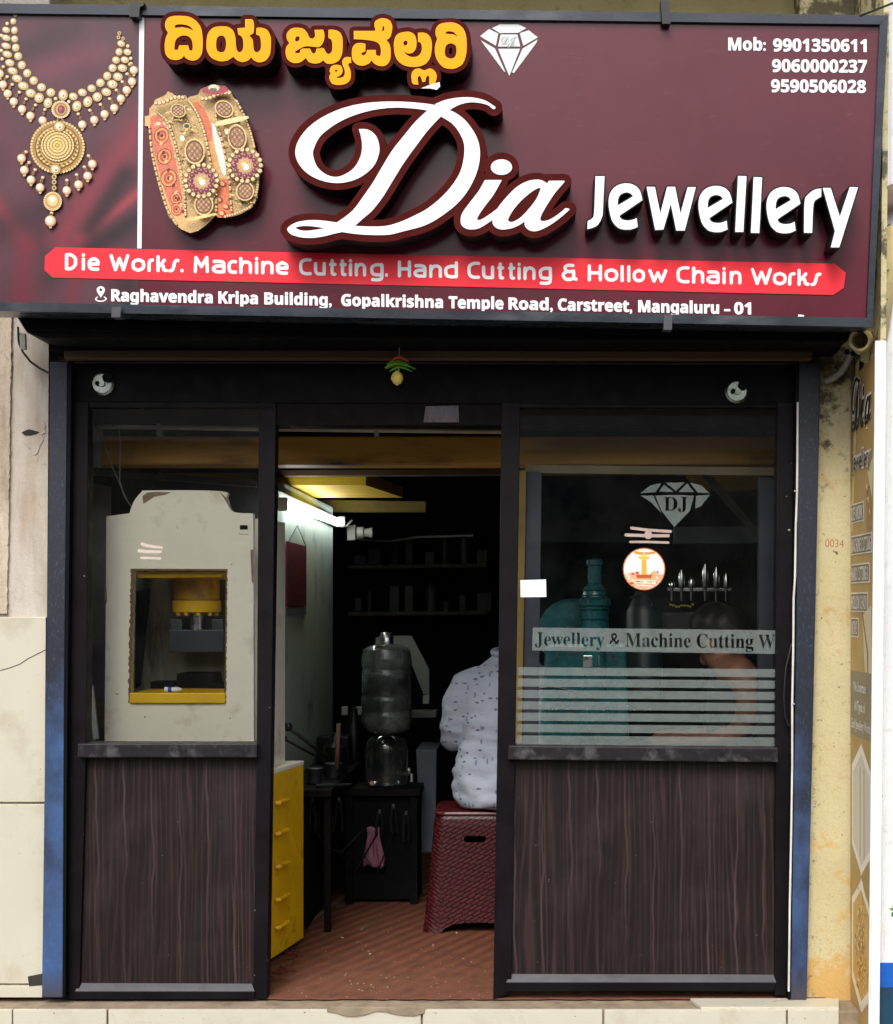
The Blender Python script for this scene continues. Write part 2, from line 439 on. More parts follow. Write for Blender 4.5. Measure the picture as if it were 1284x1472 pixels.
YEL = plain('yellow_paint', srgb(250, 198, 14), 0.45, 0, 0.16, 6, 0.05, dirt=srgb(130, 92, 12), dirt_lo=0.6, dirt_hi=0.8, dscale=11, specks=srgb(120, 92, 30), speck_scale=70)
YELB = plain('yellow_beam_paint', srgb(215, 175, 30), 0.6, 0, 0.2, 4, 0.05)
OCHRE = plain('ochre_beam', srgb(214, 160, 66), 0.55, 0, 0.35, 4, 0.05, stretch=(0.3, 1, 1.4), dirt=srgb(70, 45, 20), dscale=7)
IVORY = plain('ivory_enamel', srgb(252, 246, 226), 0.5, 0, 0.08, 5, 0.06, dirt=srgb(184, 166, 128), dirt_lo=0.54, dirt_hi=0.76, dscale=5, specks=srgb(120, 105, 80), speck_scale=35)
STEEL = plain('steel', (0.55, 0.55, 0.55, 1), 0.28, 1.0, 0.2)
DKSTEEL = plain('dark_steel', (0.08, 0.085, 0.09, 1), 0.4, 0.8, 0.3)
GREYP = plain('grey_plastic_pipe', srgb(170, 165, 155), 0.5, 0, 0.15)
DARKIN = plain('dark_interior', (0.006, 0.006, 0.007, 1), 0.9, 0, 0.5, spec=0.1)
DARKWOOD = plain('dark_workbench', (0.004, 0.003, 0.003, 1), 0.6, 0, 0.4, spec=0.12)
PALEW = plain('pale_distemper', srgb(176, 190, 178), 0.8, 0, 0.12, 4, 0.08, stretch=(1, 1, 0.6), dirt=srgb(78, 86, 78), dirt_lo=0.56, dirt_hi=0.74, dscale=5)
TILE = plain('cream_tile', srgb(194, 190, 173), 0.32, 0, 0.06, 3, 0.02, dirt=srgb(158, 142, 112), dirt_lo=0.54, dirt_hi=0.85, dscale=4, specks=srgb(120, 105, 80), speck_scale=90)
CEMENT = plain('dirty_cement', srgb(144, 128, 108), 0.85, 0, 0.3, 18, 0.2, dirt=srgb(95, 82, 68), dscale=12)
TEAL = plain('teal_enamel', srgb(20, 92, 94), 0.25, 0, 0.45, 12, 0.1, dirt=srgb(10, 30, 32), dscale=14, spec=0.7)
GREYSL = plain('slate_panel', srgb(84, 92, 104), 0.5, 0, 0.2)
PAPER = plain('white_paper', (0.86, 0.9, 0.92, 1), 0.7, 0, 0.03)
BLKPL = plain('black_plastic', (0.012, 0.012, 0.013, 1), 0.4)
REDP = plain('red_paint', srgb(176, 112, 88), 0.7)
COLM = attr_mat('printed_vinyl', 0.3, 0.4)

def sign_vinyl():
    m, nt, b = new_mat('maroon_vinyl')
    v = coords(nt, (1, 1, 1)); n = noise(nt, v, 3, 4)
    c = ramp(nt, n, [(0.3, srgb(84, 28, 42)), (0.7, srgb(93, 35, 49))])
    d = noise(nt, coords(nt, (1, 1, 3)), 22, 5)
    c = mixc(nt, ramp(nt, d, [(0.62, 0.0), (0.85, 0.16)]), c, srgb(140, 110, 118))
    nt.links.new(c, b.inputs['Base Color']); b.inputs['Roughness'].default_value = 0.22; b.inputs['Specular IOR Level'].default_value = 0.42
    bump(nt, b, noise(nt, coords(nt), 2.5, 2), 0.15, 0.01); return m
VINYL = sign_vinyl()
BANNER = plain('red_banner', srgb(240, 46, 60), 0.45, 0, 0.05, 3, spec=0.3)

def wood_laminate():
    m, nt, b = new_mat('dark_wood_laminate')
    tc = ND(nt, 'TexCoord'); sep = ND(nt, 'SeparateXYZ'); nt.links.new(tc.outputs['Object'], sep.inputs[0])
    g = noise(nt, coords(nt, (95, 1, 3.2)), 1.0, 5, 0.65, 0.4)
    warp = noise(nt, coords(nt, (6.0, 1, 0.45)), 1.0, 3, 0.5)
    k0 = ND(nt, 'Math', operation='MULTIPLY'); nt.links.new(sep.outputs[0], k0.inputs[0]); k0.inputs[1].default_value = 330.0
    k1_ = ND(nt, 'Math', operation='MULTIPLY_ADD'); nt.links.new(warp, k1_.inputs[0]); k1_.inputs[1].default_value = 58.0; nt.links.new(k0.outputs[0], k1_.inputs[2])
    k2_ = ND(nt, 'Math', operation='MULTIPLY_ADD'); nt.links.new(g, k2_.inputs[0]); k2_.inputs[1].default_value = 5.0; nt.links.new(k1_.outputs[0], k2_.inputs[2])
    sn = ND(nt, 'Math', operation='SINE'); nt.links.new(k2_.outputs[0], sn.inputs[0])
    fig = ramp(nt, sn.outputs[0], [(0.0, 0.0), (0.55, 0.25), (1.0, 1.0)])
    am = ND(nt, 'Math', operation='MULTIPLY'); nt.links.new(fig, am.inputs[0]); nt.links.new(ramp(nt, noise(nt, coords(nt, (8, 1, 1.5)), 1.0, 4), [(0.35, 0.1), (0.65, 0.75)]), am.inputs[1])
    c = ramp(nt, g, [(0.32, srgb(14, 8, 9)), (0.52, srgb(28, 18, 19)), (0.72, srgb(44, 30, 31))])
    c = mixc(nt, am.outputs[0], c, srgb(62, 45, 44))
    # board joints: pale hair lines about 9 cm apart, wandering slightly
    wob = noise(nt, coords(nt, (0.6, 1, 1.6)), 2.0, 2)
    ma = ND(nt, 'Math', operation='MULTIPLY_ADD'); nt.links.new(wob, ma.inputs[0]); ma.inputs[1].default_value = 0.05; nt.links.new(sep.outputs[0], ma.inputs[2])
    dv = ND(nt, 'Math', operation='DIVIDE'); nt.links.new(ma.outputs[0], dv.inputs[0]); dv.inputs[1].default_value = 0.088
    fr = ND(nt, 'Math', operation='FRACT'); nt.links.new(dv.outputs[0], fr.inputs[0])
    ln = ramp(nt, fr.outputs[0], [(0.0, 0.0), (0.44, 0.0), (0.485, 0.5), (0.515, 0.5), (0.54, 0.0)])
    ml = ND(nt, 'Math', operation='MULTIPLY'); nt.links.new(ln, ml.inputs[0]); nt.links.new(ramp(nt, noise(nt, coords(nt, (4, 1, 1.2)), 1.6, 3), [(0.35, 0.15), (0.65, 1.0)]), ml.inputs[1])
    c = mixc(nt, ml.outputs[0], c, srgb(92, 75, 73))
    # boards differ in tone
    fl = ND(nt, 'Math', operation='FLOOR'); nt.links.new(dv.outputs[0], fl.inputs[0])
    wn_ = ND(nt, 'TexWhiteNoise'); wn_.noise_dimensions = '1D'; nt.links.new(fl.outputs[0], wn_.inputs['W'])
    c = mixc(nt, 0.55, c, ramp(nt, wn_.outputs[0], [(0, (0.8, 0.78, 0.82, 1)), (1, (1.05, 1.0, 1.0, 1))]), 'MULTIPLY')
    d = noise(nt, coords(nt), 85, 3, 0.5); c = mixc(nt, ramp(nt, d, [(0.76, 0.0), (0.79, 0.5)]), c, srgb(150, 140, 136))
    d = noise(nt, coords(nt, (3, 1, 3)), 1.3, 4); c = mixc(nt, ramp(nt, d, [(0.5, 0.0), (0.8, 0.22)]), c, srgb(84, 74, 76))
    nt.links.new(c, b.inputs['Base Color']); b.inputs['Roughness'].default_value = 0.55; b.inputs['Specular IOR Level'].default_value = 0.25
    bump(nt, b, g, 0.12, 0.002); return m
WOOD = wood_laminate()

def blue_post():
    m, nt, b = new_mat('blue_scuffed_paint')
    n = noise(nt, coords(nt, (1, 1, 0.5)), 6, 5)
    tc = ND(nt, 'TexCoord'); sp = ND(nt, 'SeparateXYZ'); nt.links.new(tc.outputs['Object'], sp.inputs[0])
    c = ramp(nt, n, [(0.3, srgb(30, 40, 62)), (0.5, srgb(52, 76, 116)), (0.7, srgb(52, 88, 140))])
    # brighter blue in the lower half, turning dark navy towards the top, broken by noise
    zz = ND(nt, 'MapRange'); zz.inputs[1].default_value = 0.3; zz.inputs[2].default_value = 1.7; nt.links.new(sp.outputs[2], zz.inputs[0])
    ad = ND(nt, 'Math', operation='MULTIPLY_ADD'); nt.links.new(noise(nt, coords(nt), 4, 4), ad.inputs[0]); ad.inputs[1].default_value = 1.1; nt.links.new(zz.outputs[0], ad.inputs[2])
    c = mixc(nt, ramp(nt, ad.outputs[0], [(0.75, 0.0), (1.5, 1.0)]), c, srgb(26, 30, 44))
    s = noise(nt, coords(nt, (1, 1, 0.3)), 210, 5, 0.7); c = mixc(nt, ramp(nt, s, [(0.56, 0.0), (0.8, 0.38)]), c, srgb(110, 138, 172))
    r = noise(nt, coords(nt), 11, 6, 0.7); c = mixc(nt, ramp(nt, r, [(0.63, 0.0), (0.7, 0.9)]), c, srgb(52, 44, 42))
    lo = ND(nt, 'MapRange'); lo.inputs[1].default_value = 0.0; lo.inputs[2].default_value = 0.14; nt.links.new(sp.outputs[2], lo.inputs[0])
    lm = ND(nt, 'Math', operation='MULTIPLY_ADD'); nt.links.new(r, lm.inputs[0]); lm.inputs[1].default_value = -0.7; nt.links.new(lo.outputs[0], lm.inputs[2])
    c = mixc(nt, ramp(nt, lm.outputs[0], [(-0.3, 1.0), (0.3, 0.0)]) if False else ramp(nt, lo.outputs[0], [(0.0, 0.9), (0.8, 0.0)]), c, srgb(62, 52, 46))
    nt.links.new(c, b.inputs['Base Color']); b.inputs['Roughness'].default_value = 0.5
    bump(nt, b, r, 0.25); return m
BLUE = blue_post()

def plaster(name, c0, c1, stain, stain2, rust=None, lo=0.58):
    m, nt, b = new_mat(name)
    n = noise(nt, coords(nt), 3.5, 6)
    c = ramp(nt, n, [(0.3, c0), (0.7, c1)])
    s = noise(nt, coords(nt, (2.2, 1, 0.45)), 3.0, 7, 0.65); c = mixc(nt, ramp(nt, s, [(lo, 0.0), (lo + 0.2, 0.75)]), c, stain)
    s = noise(nt, coords(nt), 20, 8, 0.75, 0.5); c = mixc(nt, ramp(nt, s, [(0.58, 0.0), (0.72, 0.8)]), c, stain2)
    s = noise(nt, coords(nt), 190, 4, 0.7); c = mixc(nt, ramp(nt, s, [(0.35, 0.25), (0.5, 0.0)]), c, stain2)
    if rust:
        s = noise(nt, coords(nt, (1, 1, 0.8)), 5.5, 8, 0.72); c = mixc(nt, ramp(nt, s, [(0.58, 0.0), (0.7, 0.85)]), c, rust)
        s = noise(nt, coords(nt), 55, 3, 0.6); c = mixc(nt, ramp(nt, s, [(0.69, 0.0), (0.74, 0.9)]), c, srgb(70, 45, 22))
        tc = ND(nt, 'TexCoord'); sp = ND(nt, 'SeparateXYZ'); nt.links.new(tc.outputs['Object'], sp.inputs[0])
        def near(out, a, b_): q = ND(nt, 'MapRange'); q.inputs[1].default_value = a; q.inputs[2].default_value = b_; nt.links.new(out, q.inputs[0]); return q.outputs[0]
        def blot(ax, amt, thr, colr, scl):
            k = ND(nt, 'Math', operation='MULTIPLY_ADD'); nt.links.new(ax, k.inputs[0]); k.inputs[1].default_value = amt; nt.links.new(noise(nt, coords(nt), scl, 7, 0.7), k.inputs[2])
            return mixc(nt, ramp(nt, k.outputs[0], [(thr, 0.0), (thr + 0.09, 0.85)]), c, colr)
        c = blot(near(sp.outputs[2], 0.75, 0.0), 0.28, 0.68, srgb(204, 162, 92), 9)
        c = blot(near(sp.outputs[0], 0.99, 0.87), 0.2, 0.72, srgb(58, 40, 26), 24)
        c = blot(near(sp.outputs[2], 1.35, 2.0), 0.22, 0.68, srgb(52, 44, 36), 13)
    nt.links.new(c, b.inputs['Base Color']); b.inputs['Roughness'].default_value = 0.85
    bump(nt, b, noise(nt, coords(nt), 30, 10, 0.78), 0.6, 0.008); return m
LPLASTER = plaster('white_plaster', srgb(186, 177, 166), srgb(206, 199, 190), srgb(160, 142, 122), srgb(150, 132, 110), lo=0.5)
ROUGHP = plaster('rough_plaster_edge', srgb(176, 160, 140), srgb(214, 202, 186), srgb(130, 112, 92), srgb(92, 78, 62), lo=0.5)
RPLASTER = plaster('cream_plaster', srgb(196, 184, 140), srgb(208, 199, 158), srgb(200, 176, 120), srgb(166, 136, 84), rust=srgb(186, 140, 74), lo=0.6)
OLIVE = plaster('olive_soffit', srgb(150, 138, 92), srgb(170, 158, 110), srgb(120, 108, 70), srgb(96, 84, 52))
NWHITE = plaster('neighbour_white', srgb(226, 228, 232), srgb(240, 241, 243), srgb(200, 200, 200), srgb(170, 165, 160), lo=0.64)

def mat_floor():
    m, nt, b = new_mat('brown_ribbed_mat')
    v = coords(nt, (1, 1, 1), (0, 0, R(-64)))
    w = ND(nt, 'TexWave'); w.bands_direction = 'Y'; w.inputs['Scale'].default_value = 5.4; w.inputs['Distortion'].default_value = 0.6; w.inputs['Detail'].default_value = 2
    nt.links.new(v, w.inputs['Vector'])
    n = noise(nt, coords(nt), 7, 6)
    worn = ramp(nt, noise(nt, coords(nt, (1, 1, 1)), 2.4, 4), [(0.4, 0.15), (0.62, 1.0)])
    c = ramp(nt, w.outputs[1], [(0.15, srgb(62, 32, 18)), (0.7, srgb(116, 62, 34))])
    tc = ND(nt, 'TexCoord'); sp = ND(nt, 'SeparateXYZ'); nt.links.new(tc.outputs['Object'], sp.inputs[0])
    fw_ = ND(nt, 'Math', operation='MULTIPLY_ADD'); nt.links.new(n, fw_.inputs[0]); fw_.inputs[1].default_value = 0.5; nt.links.new(sp.outputs[1], fw_.inputs[2])
    c = mixc(nt, ramp(nt, fw_.outputs[0], [(0.0, 0.92), (0.001, 0.92)]) if False else ramp(nt, n, [(0.35, 0.25), (0.7, 0.8)]), c, srgb(98, 56, 38))
    wear = ND(nt, 'MapRange'); wear.inputs[1].default_value = -1.0; wear.inputs[2].default_value = -0.55; wear.inputs[3].default_value = 0.85; wear.inputs[4].default_value = 0.0; nt.links.new(fw_.outputs[0], wear.inputs[0])
    c = mixc(nt, wear.outputs[0], c, srgb(112, 68, 50))
    s = noise(nt, coords(nt), 120, 2, 0.5); c = mixc(nt, ramp(nt, s, [(0.69, 0.0), (0.73, 0.7)]), c, srgb(180, 150, 120))
    s = noise(nt, coords(nt), 14, 6, 0.7); c = mixc(nt, ramp(nt, s, [(0.48, 0.0), (0.72, 0.8)]), c, srgb(66, 40, 28))
    nt.links.new(c, b.inputs['Base Color']); b.inputs['Roughness'].default_value = 0.7
    bump(nt, b, w.outputs[1], 0.5, 0.006); return m
MATF = mat_floor()
def weave():
    m, nt, b = new_mat('maroon_woven_plastic')
    tc = ND(nt, 'TexCoord'); sp = ND(nt, 'SeparateXYZ'); nt.links.new(tc.outputs['Object'], sp.inputs[0])
    ab = ND(nt, 'Math', operation='ADD'); nt.links.new(sp.outputs[0], ab.inputs[0]); ab.inputs[1].default_value = 0.135
    ab2 = ND(nt, 'Math', operation='ABSOLUTE'); nt.links.new(ab.outputs[0], ab2.inputs[0])
    cx = ND(nt, 'CombineXYZ'); nt.links.new(ab2.outputs[0], cx.inputs[0]); nt.links.new(sp.outputs[2], cx.inputs[1])
    mp = ND(nt, 'Mapping'); mp.inputs['Rotation'].default_value = (0, 0, R(-30)); mp.inputs['Scale'].default_value = (1, 1, 1); nt.links.new(cx.outputs[0], mp.inputs[0])
    br = ND(nt, 'TexBrick'); br.inputs['Scale'].default_value = 1.0; br.inputs['Mortar Size'].default_value = 0.0035; br.inputs['Mortar Smooth'].default_value = 0.6
    br.inputs['Brick Width'].default_value = 0.034; br.inputs['Row Height'].default_value = 0.0135
    br.inputs['Color1'].default_value = srgb(82, 17, 26); br.inputs['Color2'].default_value = srgb(70, 12, 20); br.inputs['Mortar'].default_value = srgb(40, 6, 11)
    nt.links.new(mp.outputs[0], br.inputs['Vector']); nt.links.new(br.outputs['Color'], b.inputs['Base Color'])
    b.inputs['Roughness'].default_value = 0.38
    inv = ND(nt, 'Math', operation='SUBTRACT'); inv.inputs[0].default_value = 1.0; nt.links.new(br.outputs['Fac'], inv.inputs[1])
    bump(nt, b, inv.outputs[0], 1.0, 0.004); return m
WEAVE = weave()
STOOLP = plain('maroon_plastic', srgb(76, 15, 24), 0.35, 0, 0.1)
def shirt_mat():
    m, nt, b = new_mat('white_print_shirt')
    n = noise(nt, coords(nt), 5, 4)
    c = ramp(nt, n, [(0.3, srgb(150, 158, 174)), (0.7, srgb(178, 186, 200))])
    vo = ND(nt, 'TexVoronoi'); vo.inputs['Scale'].default_value = 22; vo.inputs['Randomness'].default_value = 0.9
    wv = coords(nt, (1, 1, 2.2), (0, R(25), 0)); nt.links.new(wv, vo.inputs['Vector'])
    n2 = noise(nt, coords(nt), 70, 3)
    ad = ND(nt, 'Math', operation='MULTIPLY_ADD'); nt.links.new(n2, ad.inputs[0]); ad.inputs[1].default_value = 0.35; nt.links.new(vo.outputs['Distance'], ad.inputs[2])
    c = mixc(nt, ramp(nt, ad.outputs[0], [(0.33, 0.85), (0.42, 0.0)]), c, srgb(54, 66, 92))
    v2_ = ND(nt, 'TexVoronoi'); v2_.inputs['Scale'].default_value = 15; nt.links.new(coords(nt, (2.6, 1, 1), (0, R(-38), 0)), v2_.inputs['Vector'])
    a2 = ND(nt, 'Math', operation='MULTIPLY_ADD'); nt.links.new(n2, a2.inputs[0]); a2.inputs[1].default_value = 0.4; nt.links.new(v2_.outputs['Distance'], a2.inputs[2])
    c = mixc(nt, ramp(nt, a2.outputs[0], [(0.32, 0.8), (0.42, 0.0)]), c, srgb(92, 106, 134))
    nt.links.new(c, b.inputs['Base Color']); b.inputs['Roughness'].default_value = 0.85
    bump(nt, b, noise(nt, coords(nt, (1, 1, 2)), 14, 4), 0.5, 0.01); return m
SHIRT = shirt_mat()
SKIN = plain('skin', srgb(150, 104, 80), 0.55, 0, 0.12)
HAIR = plain('black_hair', (0.006, 0.005, 0.005, 1), 0.5, 0, 0.3, 40)
TROUS = plain('dark_trousers', (0.012, 0.012, 0.016, 1), 0.85)
GLASS = glass_mat('window_glass')
FROST = veil_mat('frosted_vinyl', (0.30, 0.35, 0.34, 1), 0.38)
PASTE = veil_mat('ash_paste', srgb(240, 215, 205), 0.5)
JAR = glass_mat('cloudy_jar', (0.5, 0.57, 0.57, 1), 0.9, 0.08, 0.22)
CLEAR = glass_mat('clear_jar', (0.7, 0.72, 0.72, 1), 1.0, 0.02, 0.05)

# ------------------------------------------------------------------ ground
def structure(o): o['kind'] = 'structure'; return o
ZS = -0.36
structure(MB().box(-60, 60, -60, -2.0, ZS - 0.3, ZS - 0.12).build('road', plain('asphalt', (0.06, 0.06, 0.06, 1), 0.9, 0, 0.3, 6, 0.2)))
structure(MB().box(-60, 60, -2.0, 0.4, ZS - 0.3, ZS).build('pavement', plain('paving', (0.26, 0.25, 0.23, 1), 0.85, 0, 0.25, 5, 0.1)))

# ------------------------------------------------------------------ the building
bld = thing('shop_building', 'cream plastered building front with tiled left pier around the dark shop opening', 'building', (0, 0.2, 0))
MB().pp([(-420, -330), (72, -330), (70, 540), (64, 1432), (-420, 1432)], 0.0, 0.35).build('left_pier', LPLASTER, bld)
def jag(n, x0, x1, y0, y1, amp):
    return [(x0 + (x1 - x0) * i / n + random.uniform(-amp, amp), y0 + (y1 - y0) * i / n) for i in range(n + 1)]
MB().pp([(-60, 440)] + jag(90, 17, 10, 440, 882, 1.0) + [(-60, 882)], -0.012, 0.02).build('plaster_ridge', ROUGHP, bld)
mb = MB()
for (a, b, c, d) in ((-200, 887, 66, 1153), (-200, 1156, 64, 1414)): mb.pp([(a, b), (c, b), (c - 1.5, d), (a, d)], -0.012, 0.02)
mb.build('wall_tile', TILE, bld, 0.002)
MB().pp([(-200, 1417), (62, 1417), (61, 1434), (-200, 1434)], -0.016, 0.02).build('skirting', TILE, bld, 0.002)
MB().pp([(40, 1404), (60, 1400), (63, 1416), (42, 1418)], -0.0165, 0.0).build('broken_corner', plain('hole_dark', (0.03, 0.026, 0.02, 1), 0.95), bld)
# the chipped hollow in the plaster: a raised rim, a dark slot and a loose lip
chip = [(30, 622), (27, 612), (33, 604), (38, 601), (44, 603), (49, 600), (55, 606), (61, 604), (66, 611), (64, 617), (67, 622), (60, 625), (63, 632), (58, 640), (54, 652), (49, 655), (44, 646), (37, 640), (34, 631)]
MB().pp(chip, -0.003, 0.02).build('plaster_chip', LPLASTER, bld, 0.0015)
MB().pp([(31, 622), (36, 619), (42, 617), (50, 619), (57, 621), (52, 624), (44, 626), (36, 626)], -0.0045, 0.0).build('plaster_hole', plain('hole_dark', (0.03, 0.026, 0.02, 1)), bld)
mb = MB(); pts = [(0, 964), (14, 960), (28, 955), (40, 947), (52, 941), (66, 934)]
mb.tube([W(x, y, -0.0125) for x, y in pts], 0.0012, 5); mb.build('tile_crack', plain('crack', (0.06, 0.055, 0.05, 1), 0.9), bld)
MB().pp([(1150, -330), (1231, -330), (1229, 700), (1226, 1440), (1150, 1440)], 0.012, 0.35).build('right_pier', RPLASTER, bld)
# side return to the right, leaning out a little at the top
XR = 1.03
mb = MB(); zt, zb = 3.54, -0.36
mb.hexa([(XR, 0.0, zb), (XR, -0.235, zb), (XR, -0.387, zt), (XR, 0.0, zt)][::-1], [(XR + 0.016, 0.0, zb), (XR + 0.016, -0.235, zb), (XR + 0.016, -0.387, zt), (XR + 0.016, 0.0, zt)][::-1])
mb.build('return_wall', RPLASTER, bld)
MB().pbox(-420, -330, 1500, 450, 0.11, 0.34).build('upper_wall', OLIVE, bld)
MB().box(-2.6, 2.4, -0.43, 0.3, 3.55, 3.7).build('slab', OLIVE, bld, 0.01)
# inside
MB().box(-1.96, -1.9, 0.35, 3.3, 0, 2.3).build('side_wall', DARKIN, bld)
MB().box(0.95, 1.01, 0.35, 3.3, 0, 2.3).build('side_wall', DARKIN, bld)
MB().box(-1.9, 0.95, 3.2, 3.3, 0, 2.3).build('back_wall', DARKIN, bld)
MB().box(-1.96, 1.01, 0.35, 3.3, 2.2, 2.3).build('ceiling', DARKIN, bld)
mb = MB(); mb.box(-1.06, -0.95, 1.02, 2.36, 0, 1.725); mb.build('partition_wall', PALEW, bld, 0.01)
MB().pp([(60, 627), (1190, 627), (1190, 668), (60, 668)], 0.42, 0.55).build('front_beam', OCHRE, bld, 0.006)
MB().pp([(60, 560), (1190, 560), (1190, 612), (60, 612)], 0.34, 0.5).build('lintel', plain('dark_brown_board', srgb(44, 20, 16), 0.7), bld, 0.004)  # even dark brown board above the ochre beam
z1 = 1.73
mb = MB(); mb.hexa([(-1.49, 1.2, z1), (-0.655, 1.2, z1), (-0.565, 1.85, z1), (-1.49, 1.85, z1)], [(-1.49, 1.2, z1 + .05), (-0.655, 1.2, z1 + .05), (-0.565, 1.85, z1 + .05), (-1.49, 1.85, z1 + .05)])
mb.build('loft_board', YELB, bld)
mb = MB(); mb.hexa([(0.60, 0.9, z1), (0.94, 0.9, z1), (0.94, 1.5, z1), (0.72, 1.5, z1)], [(0.60, 0.9, z1 + .05), (0.94, 0.9, z1 + .05), (0.94, 1.5, z1 + .05), (0.72, 1.5, z1 + .05)])
mb.build('loft_board', YELB, bld)
MB().pp([(380, 717), (612, 721), (612, 736), (380, 736)], 2.45, 2.5).build('loft_beam', plain('dull_yellow_beam', srgb(120, 98, 26), 0.7, 0, 0.3, 5), bld)
MB().pp([(380, 676), (1120, 672), (1120, 680), (380, 684)], 1.1, 1.16).build('loft_edge', plain('brown_edge', srgb(92, 66, 40), 0.7), bld)
# doorstep
ys = -0.118
mb = MB(); mb.box(-2.4, 1.03, ys + 0.012, 0.34, -0.36, -0.0055); mb.build('doorstep', CEMENT, bld, 0.006)
mb = MB()
for a, b in ((-400, 17), (19, 153), (156, 605), (608, 866), (869, 1130), (1133, 1206)): mb.pp([(a, 1451.5), (b, 1451.5), (b, 1700), (a, 1700)], ys, ys + 0.012)
mb.build('riser_tile', TILE, bld, 0.002)
mb = MB(); mb.pp([(470, 1448)] + [(470 + i * 14, 1452 + 9 * math.sin(i * 0.55) ** 2 + random.uniform(0, 3)) for i in range(11)] + [(612, 1448)], ys - 0.004, ys + 0.004)
mb.build('cement_smear', CEMENT, bld, 0.002)
structure(MB().box(-1.9, 0.95, 0.03, 3.2, -0.02, -0.001).build('floor', DARKIN))

nb = thing('neighbour_wall', 'whitewashed neighbouring wall with bright blue base at the right edge', 'wall', (1.5, -0.2, ZS))
MB().box(1.05, 4.5, -0.19, 0.1, ZS, 3.1).build('wall', NWHITE, nb)
MB().box(1.049, 4.5, -0.194, -0.17, ZS, HC - (1385 - VY) * sc(-0.2)).build('painted_base', plain('bright_blue_paint', srgb(14, 92, 190), 0.5, 0, 0.25, 5, dirt=srgb(20, 50, 70)), nb)

MB().box(1.0485, 4.5, -0.1945, -0.17, ZS, HC - (1420 - VY) * sc(-0.2)).build('teal_base', plain('dark_teal_paint', srgb(14, 60, 84), 0.6, 0, 0.4, 8, dirt=srgb(40, 40, 40)), nb)  # lowest part of the base in a darker teal

# ------------------------------------------------------------------ the signboard
sb = thing('signboard', 'wide maroon jewellery signboard with raised white and yellow lettering over the shop', 'signboard', (0, -0.33, 2.09))
SP = Plane((0, -0.36, 2.0915), (1, 0, 0), (0, -0.045, 0.83))
def sflat(name, pts, off, depth, mat, parent=sb, **kw): return flat(name, [pts], SP, off, depth, mat, parent, **kw)
sflat('panel', [(-60, 17), (1264, 33), (1246, 458), (-60, 437)], 0.0, 0.03, VINYL)
FR = plain('sign_frame', (0.035, 0.042, 0.055, 1), 0.28, 0.3, 0.3, 8, stretch=(0.4, 1, 1), dirt=(0.09, 0.1, 0.11, 1), dscale=6)
sflat('frame', [(-60, 4), (1277, 22), (1264.5, 35), (-60, 18)], 0.012, 0.13, FR)
sflat('frame', [(-60, 433), (1246, 457), (1254, 470), (-60, 446)], 0.012, 0.13, FR)
sflat('frame', [(1265, 35.2), (1277.2, 22.2), (1254.2, 469.8), (1246.2, 457.2)], 0.0115, 0.13, FR)
for pts, m in (([(187, 3), (207, 3), (206, 8), (201, 10), (200, 24), (186, 24)], BLKPL), ([(950, -2), (962, -2), (964, 34), (952, 34)], BLKPL), ([(161, 441), (174, 441), (173, 456), (160, 456)], DUST), ([(955, 452), (967, 453), (966, 474), (954, 474)], DUST)):
    sflat('clip', pts, 0.03, 0.05, m)
sflat('divider', [(200.5, 24), (207.5, 24), (203.5, 357), (197.5, 357)], 0.0012, 0.001, WHITEP)

# satin photograph behind the necklace, as a printed sheet
def seg_d(p, a, b):
    dx, dy = b[0] - a[0], b[1] - a[1]; t = max(0, min(1, ((p[0] - a[0]) * dx + (p[1] - a[1]) * dy) / (dx * dx + dy * dy)))
    return math.hypot(p[0] - a[0] - t * dx, p[1] - a[1] - t * dy)
FOLDS = [((215, 165), (85, 345), 24, (136, 50, 64), 0.8), ((210, 268), (118, 342), 8, (168, 62, 76), 0.9), ((118, 342), (102, 440), 9, (120, 38, 50), 0.6), ((-10, 285), (40, 352), 11, (140, 46, 60), 0.7), ((40, 352), (30, 440), 16, (110, 36, 50), 0.7),
         ((25, 75), (110, 40), 16, (52, 40, 46), 0.6), ((150, 20), (190, 110), 22, (74, 58, 66), 0.5), ((60, 100), (150, 75), 18, (124, 62, 78), 0.5), ((180, 250), (130, 330), 14, (40, 26, 32), 0.8), ((205, 310), (130, 360), 13, (38, 28, 34), 0.8),
         ((0, 330), (70, 300), 22, (62, 34, 44), 0.6), ((60, 255), (70, 400), 16, (56, 32, 42), 0.5), ((80, 300), (72, 350), 12, (130, 60, 74), 0.3), ((180, 400), (190, 440), 20, (40, 28, 34), 0.6), ((0, 180), (50, 270), 18, (104, 52, 66), 0.5)]
def satin(x, y):
    c = np.array([84, 50, 60], float) + np.array([8, 8, 8]) * mnoise.noise(Vector((x * 0.02, y * 0.02, 0)))
    for a, b, w, k, s in FOLDS:
        f = s * math.exp(-(seg_d((x, y), a, b) / w) ** 2); c = c * (1 - f) + np.array(k, float) * f
    return tuple(max(0, min(255, q)) for q in c)
nx, ny = 60, 110; vs = []; cs = []
for j in range(ny + 1):
    for i in range(nx + 1):
        u, v = i / nx, j / ny; x, y = -40 + u * (243 - 4 * v), 18.5 + 1.5 * u + v * (417.5 + 3 * u)
        a, b = SP.uv(x, y, 0.0008); vs.append(SP.at(a, b, 0.0008)); cs.append(srgb(*satin(x, y)))
me = bpy.data.meshes.new('satin_print'); me.from_pydata(vs, [], [(j * (nx + 1) + i, (j + 1) * (nx + 1) + i, (j + 1) * (nx + 1) + i + 1, j * (nx + 1) + i + 1) for j in range(ny) for i in range(nx)])
at_ = me.color_attributes.new('Col', 'FLOAT_COLOR', 'POINT')
for i, c in enumerate(cs): at_.data[i].color = c
link_mesh('satin_print', me, COLM, sb)
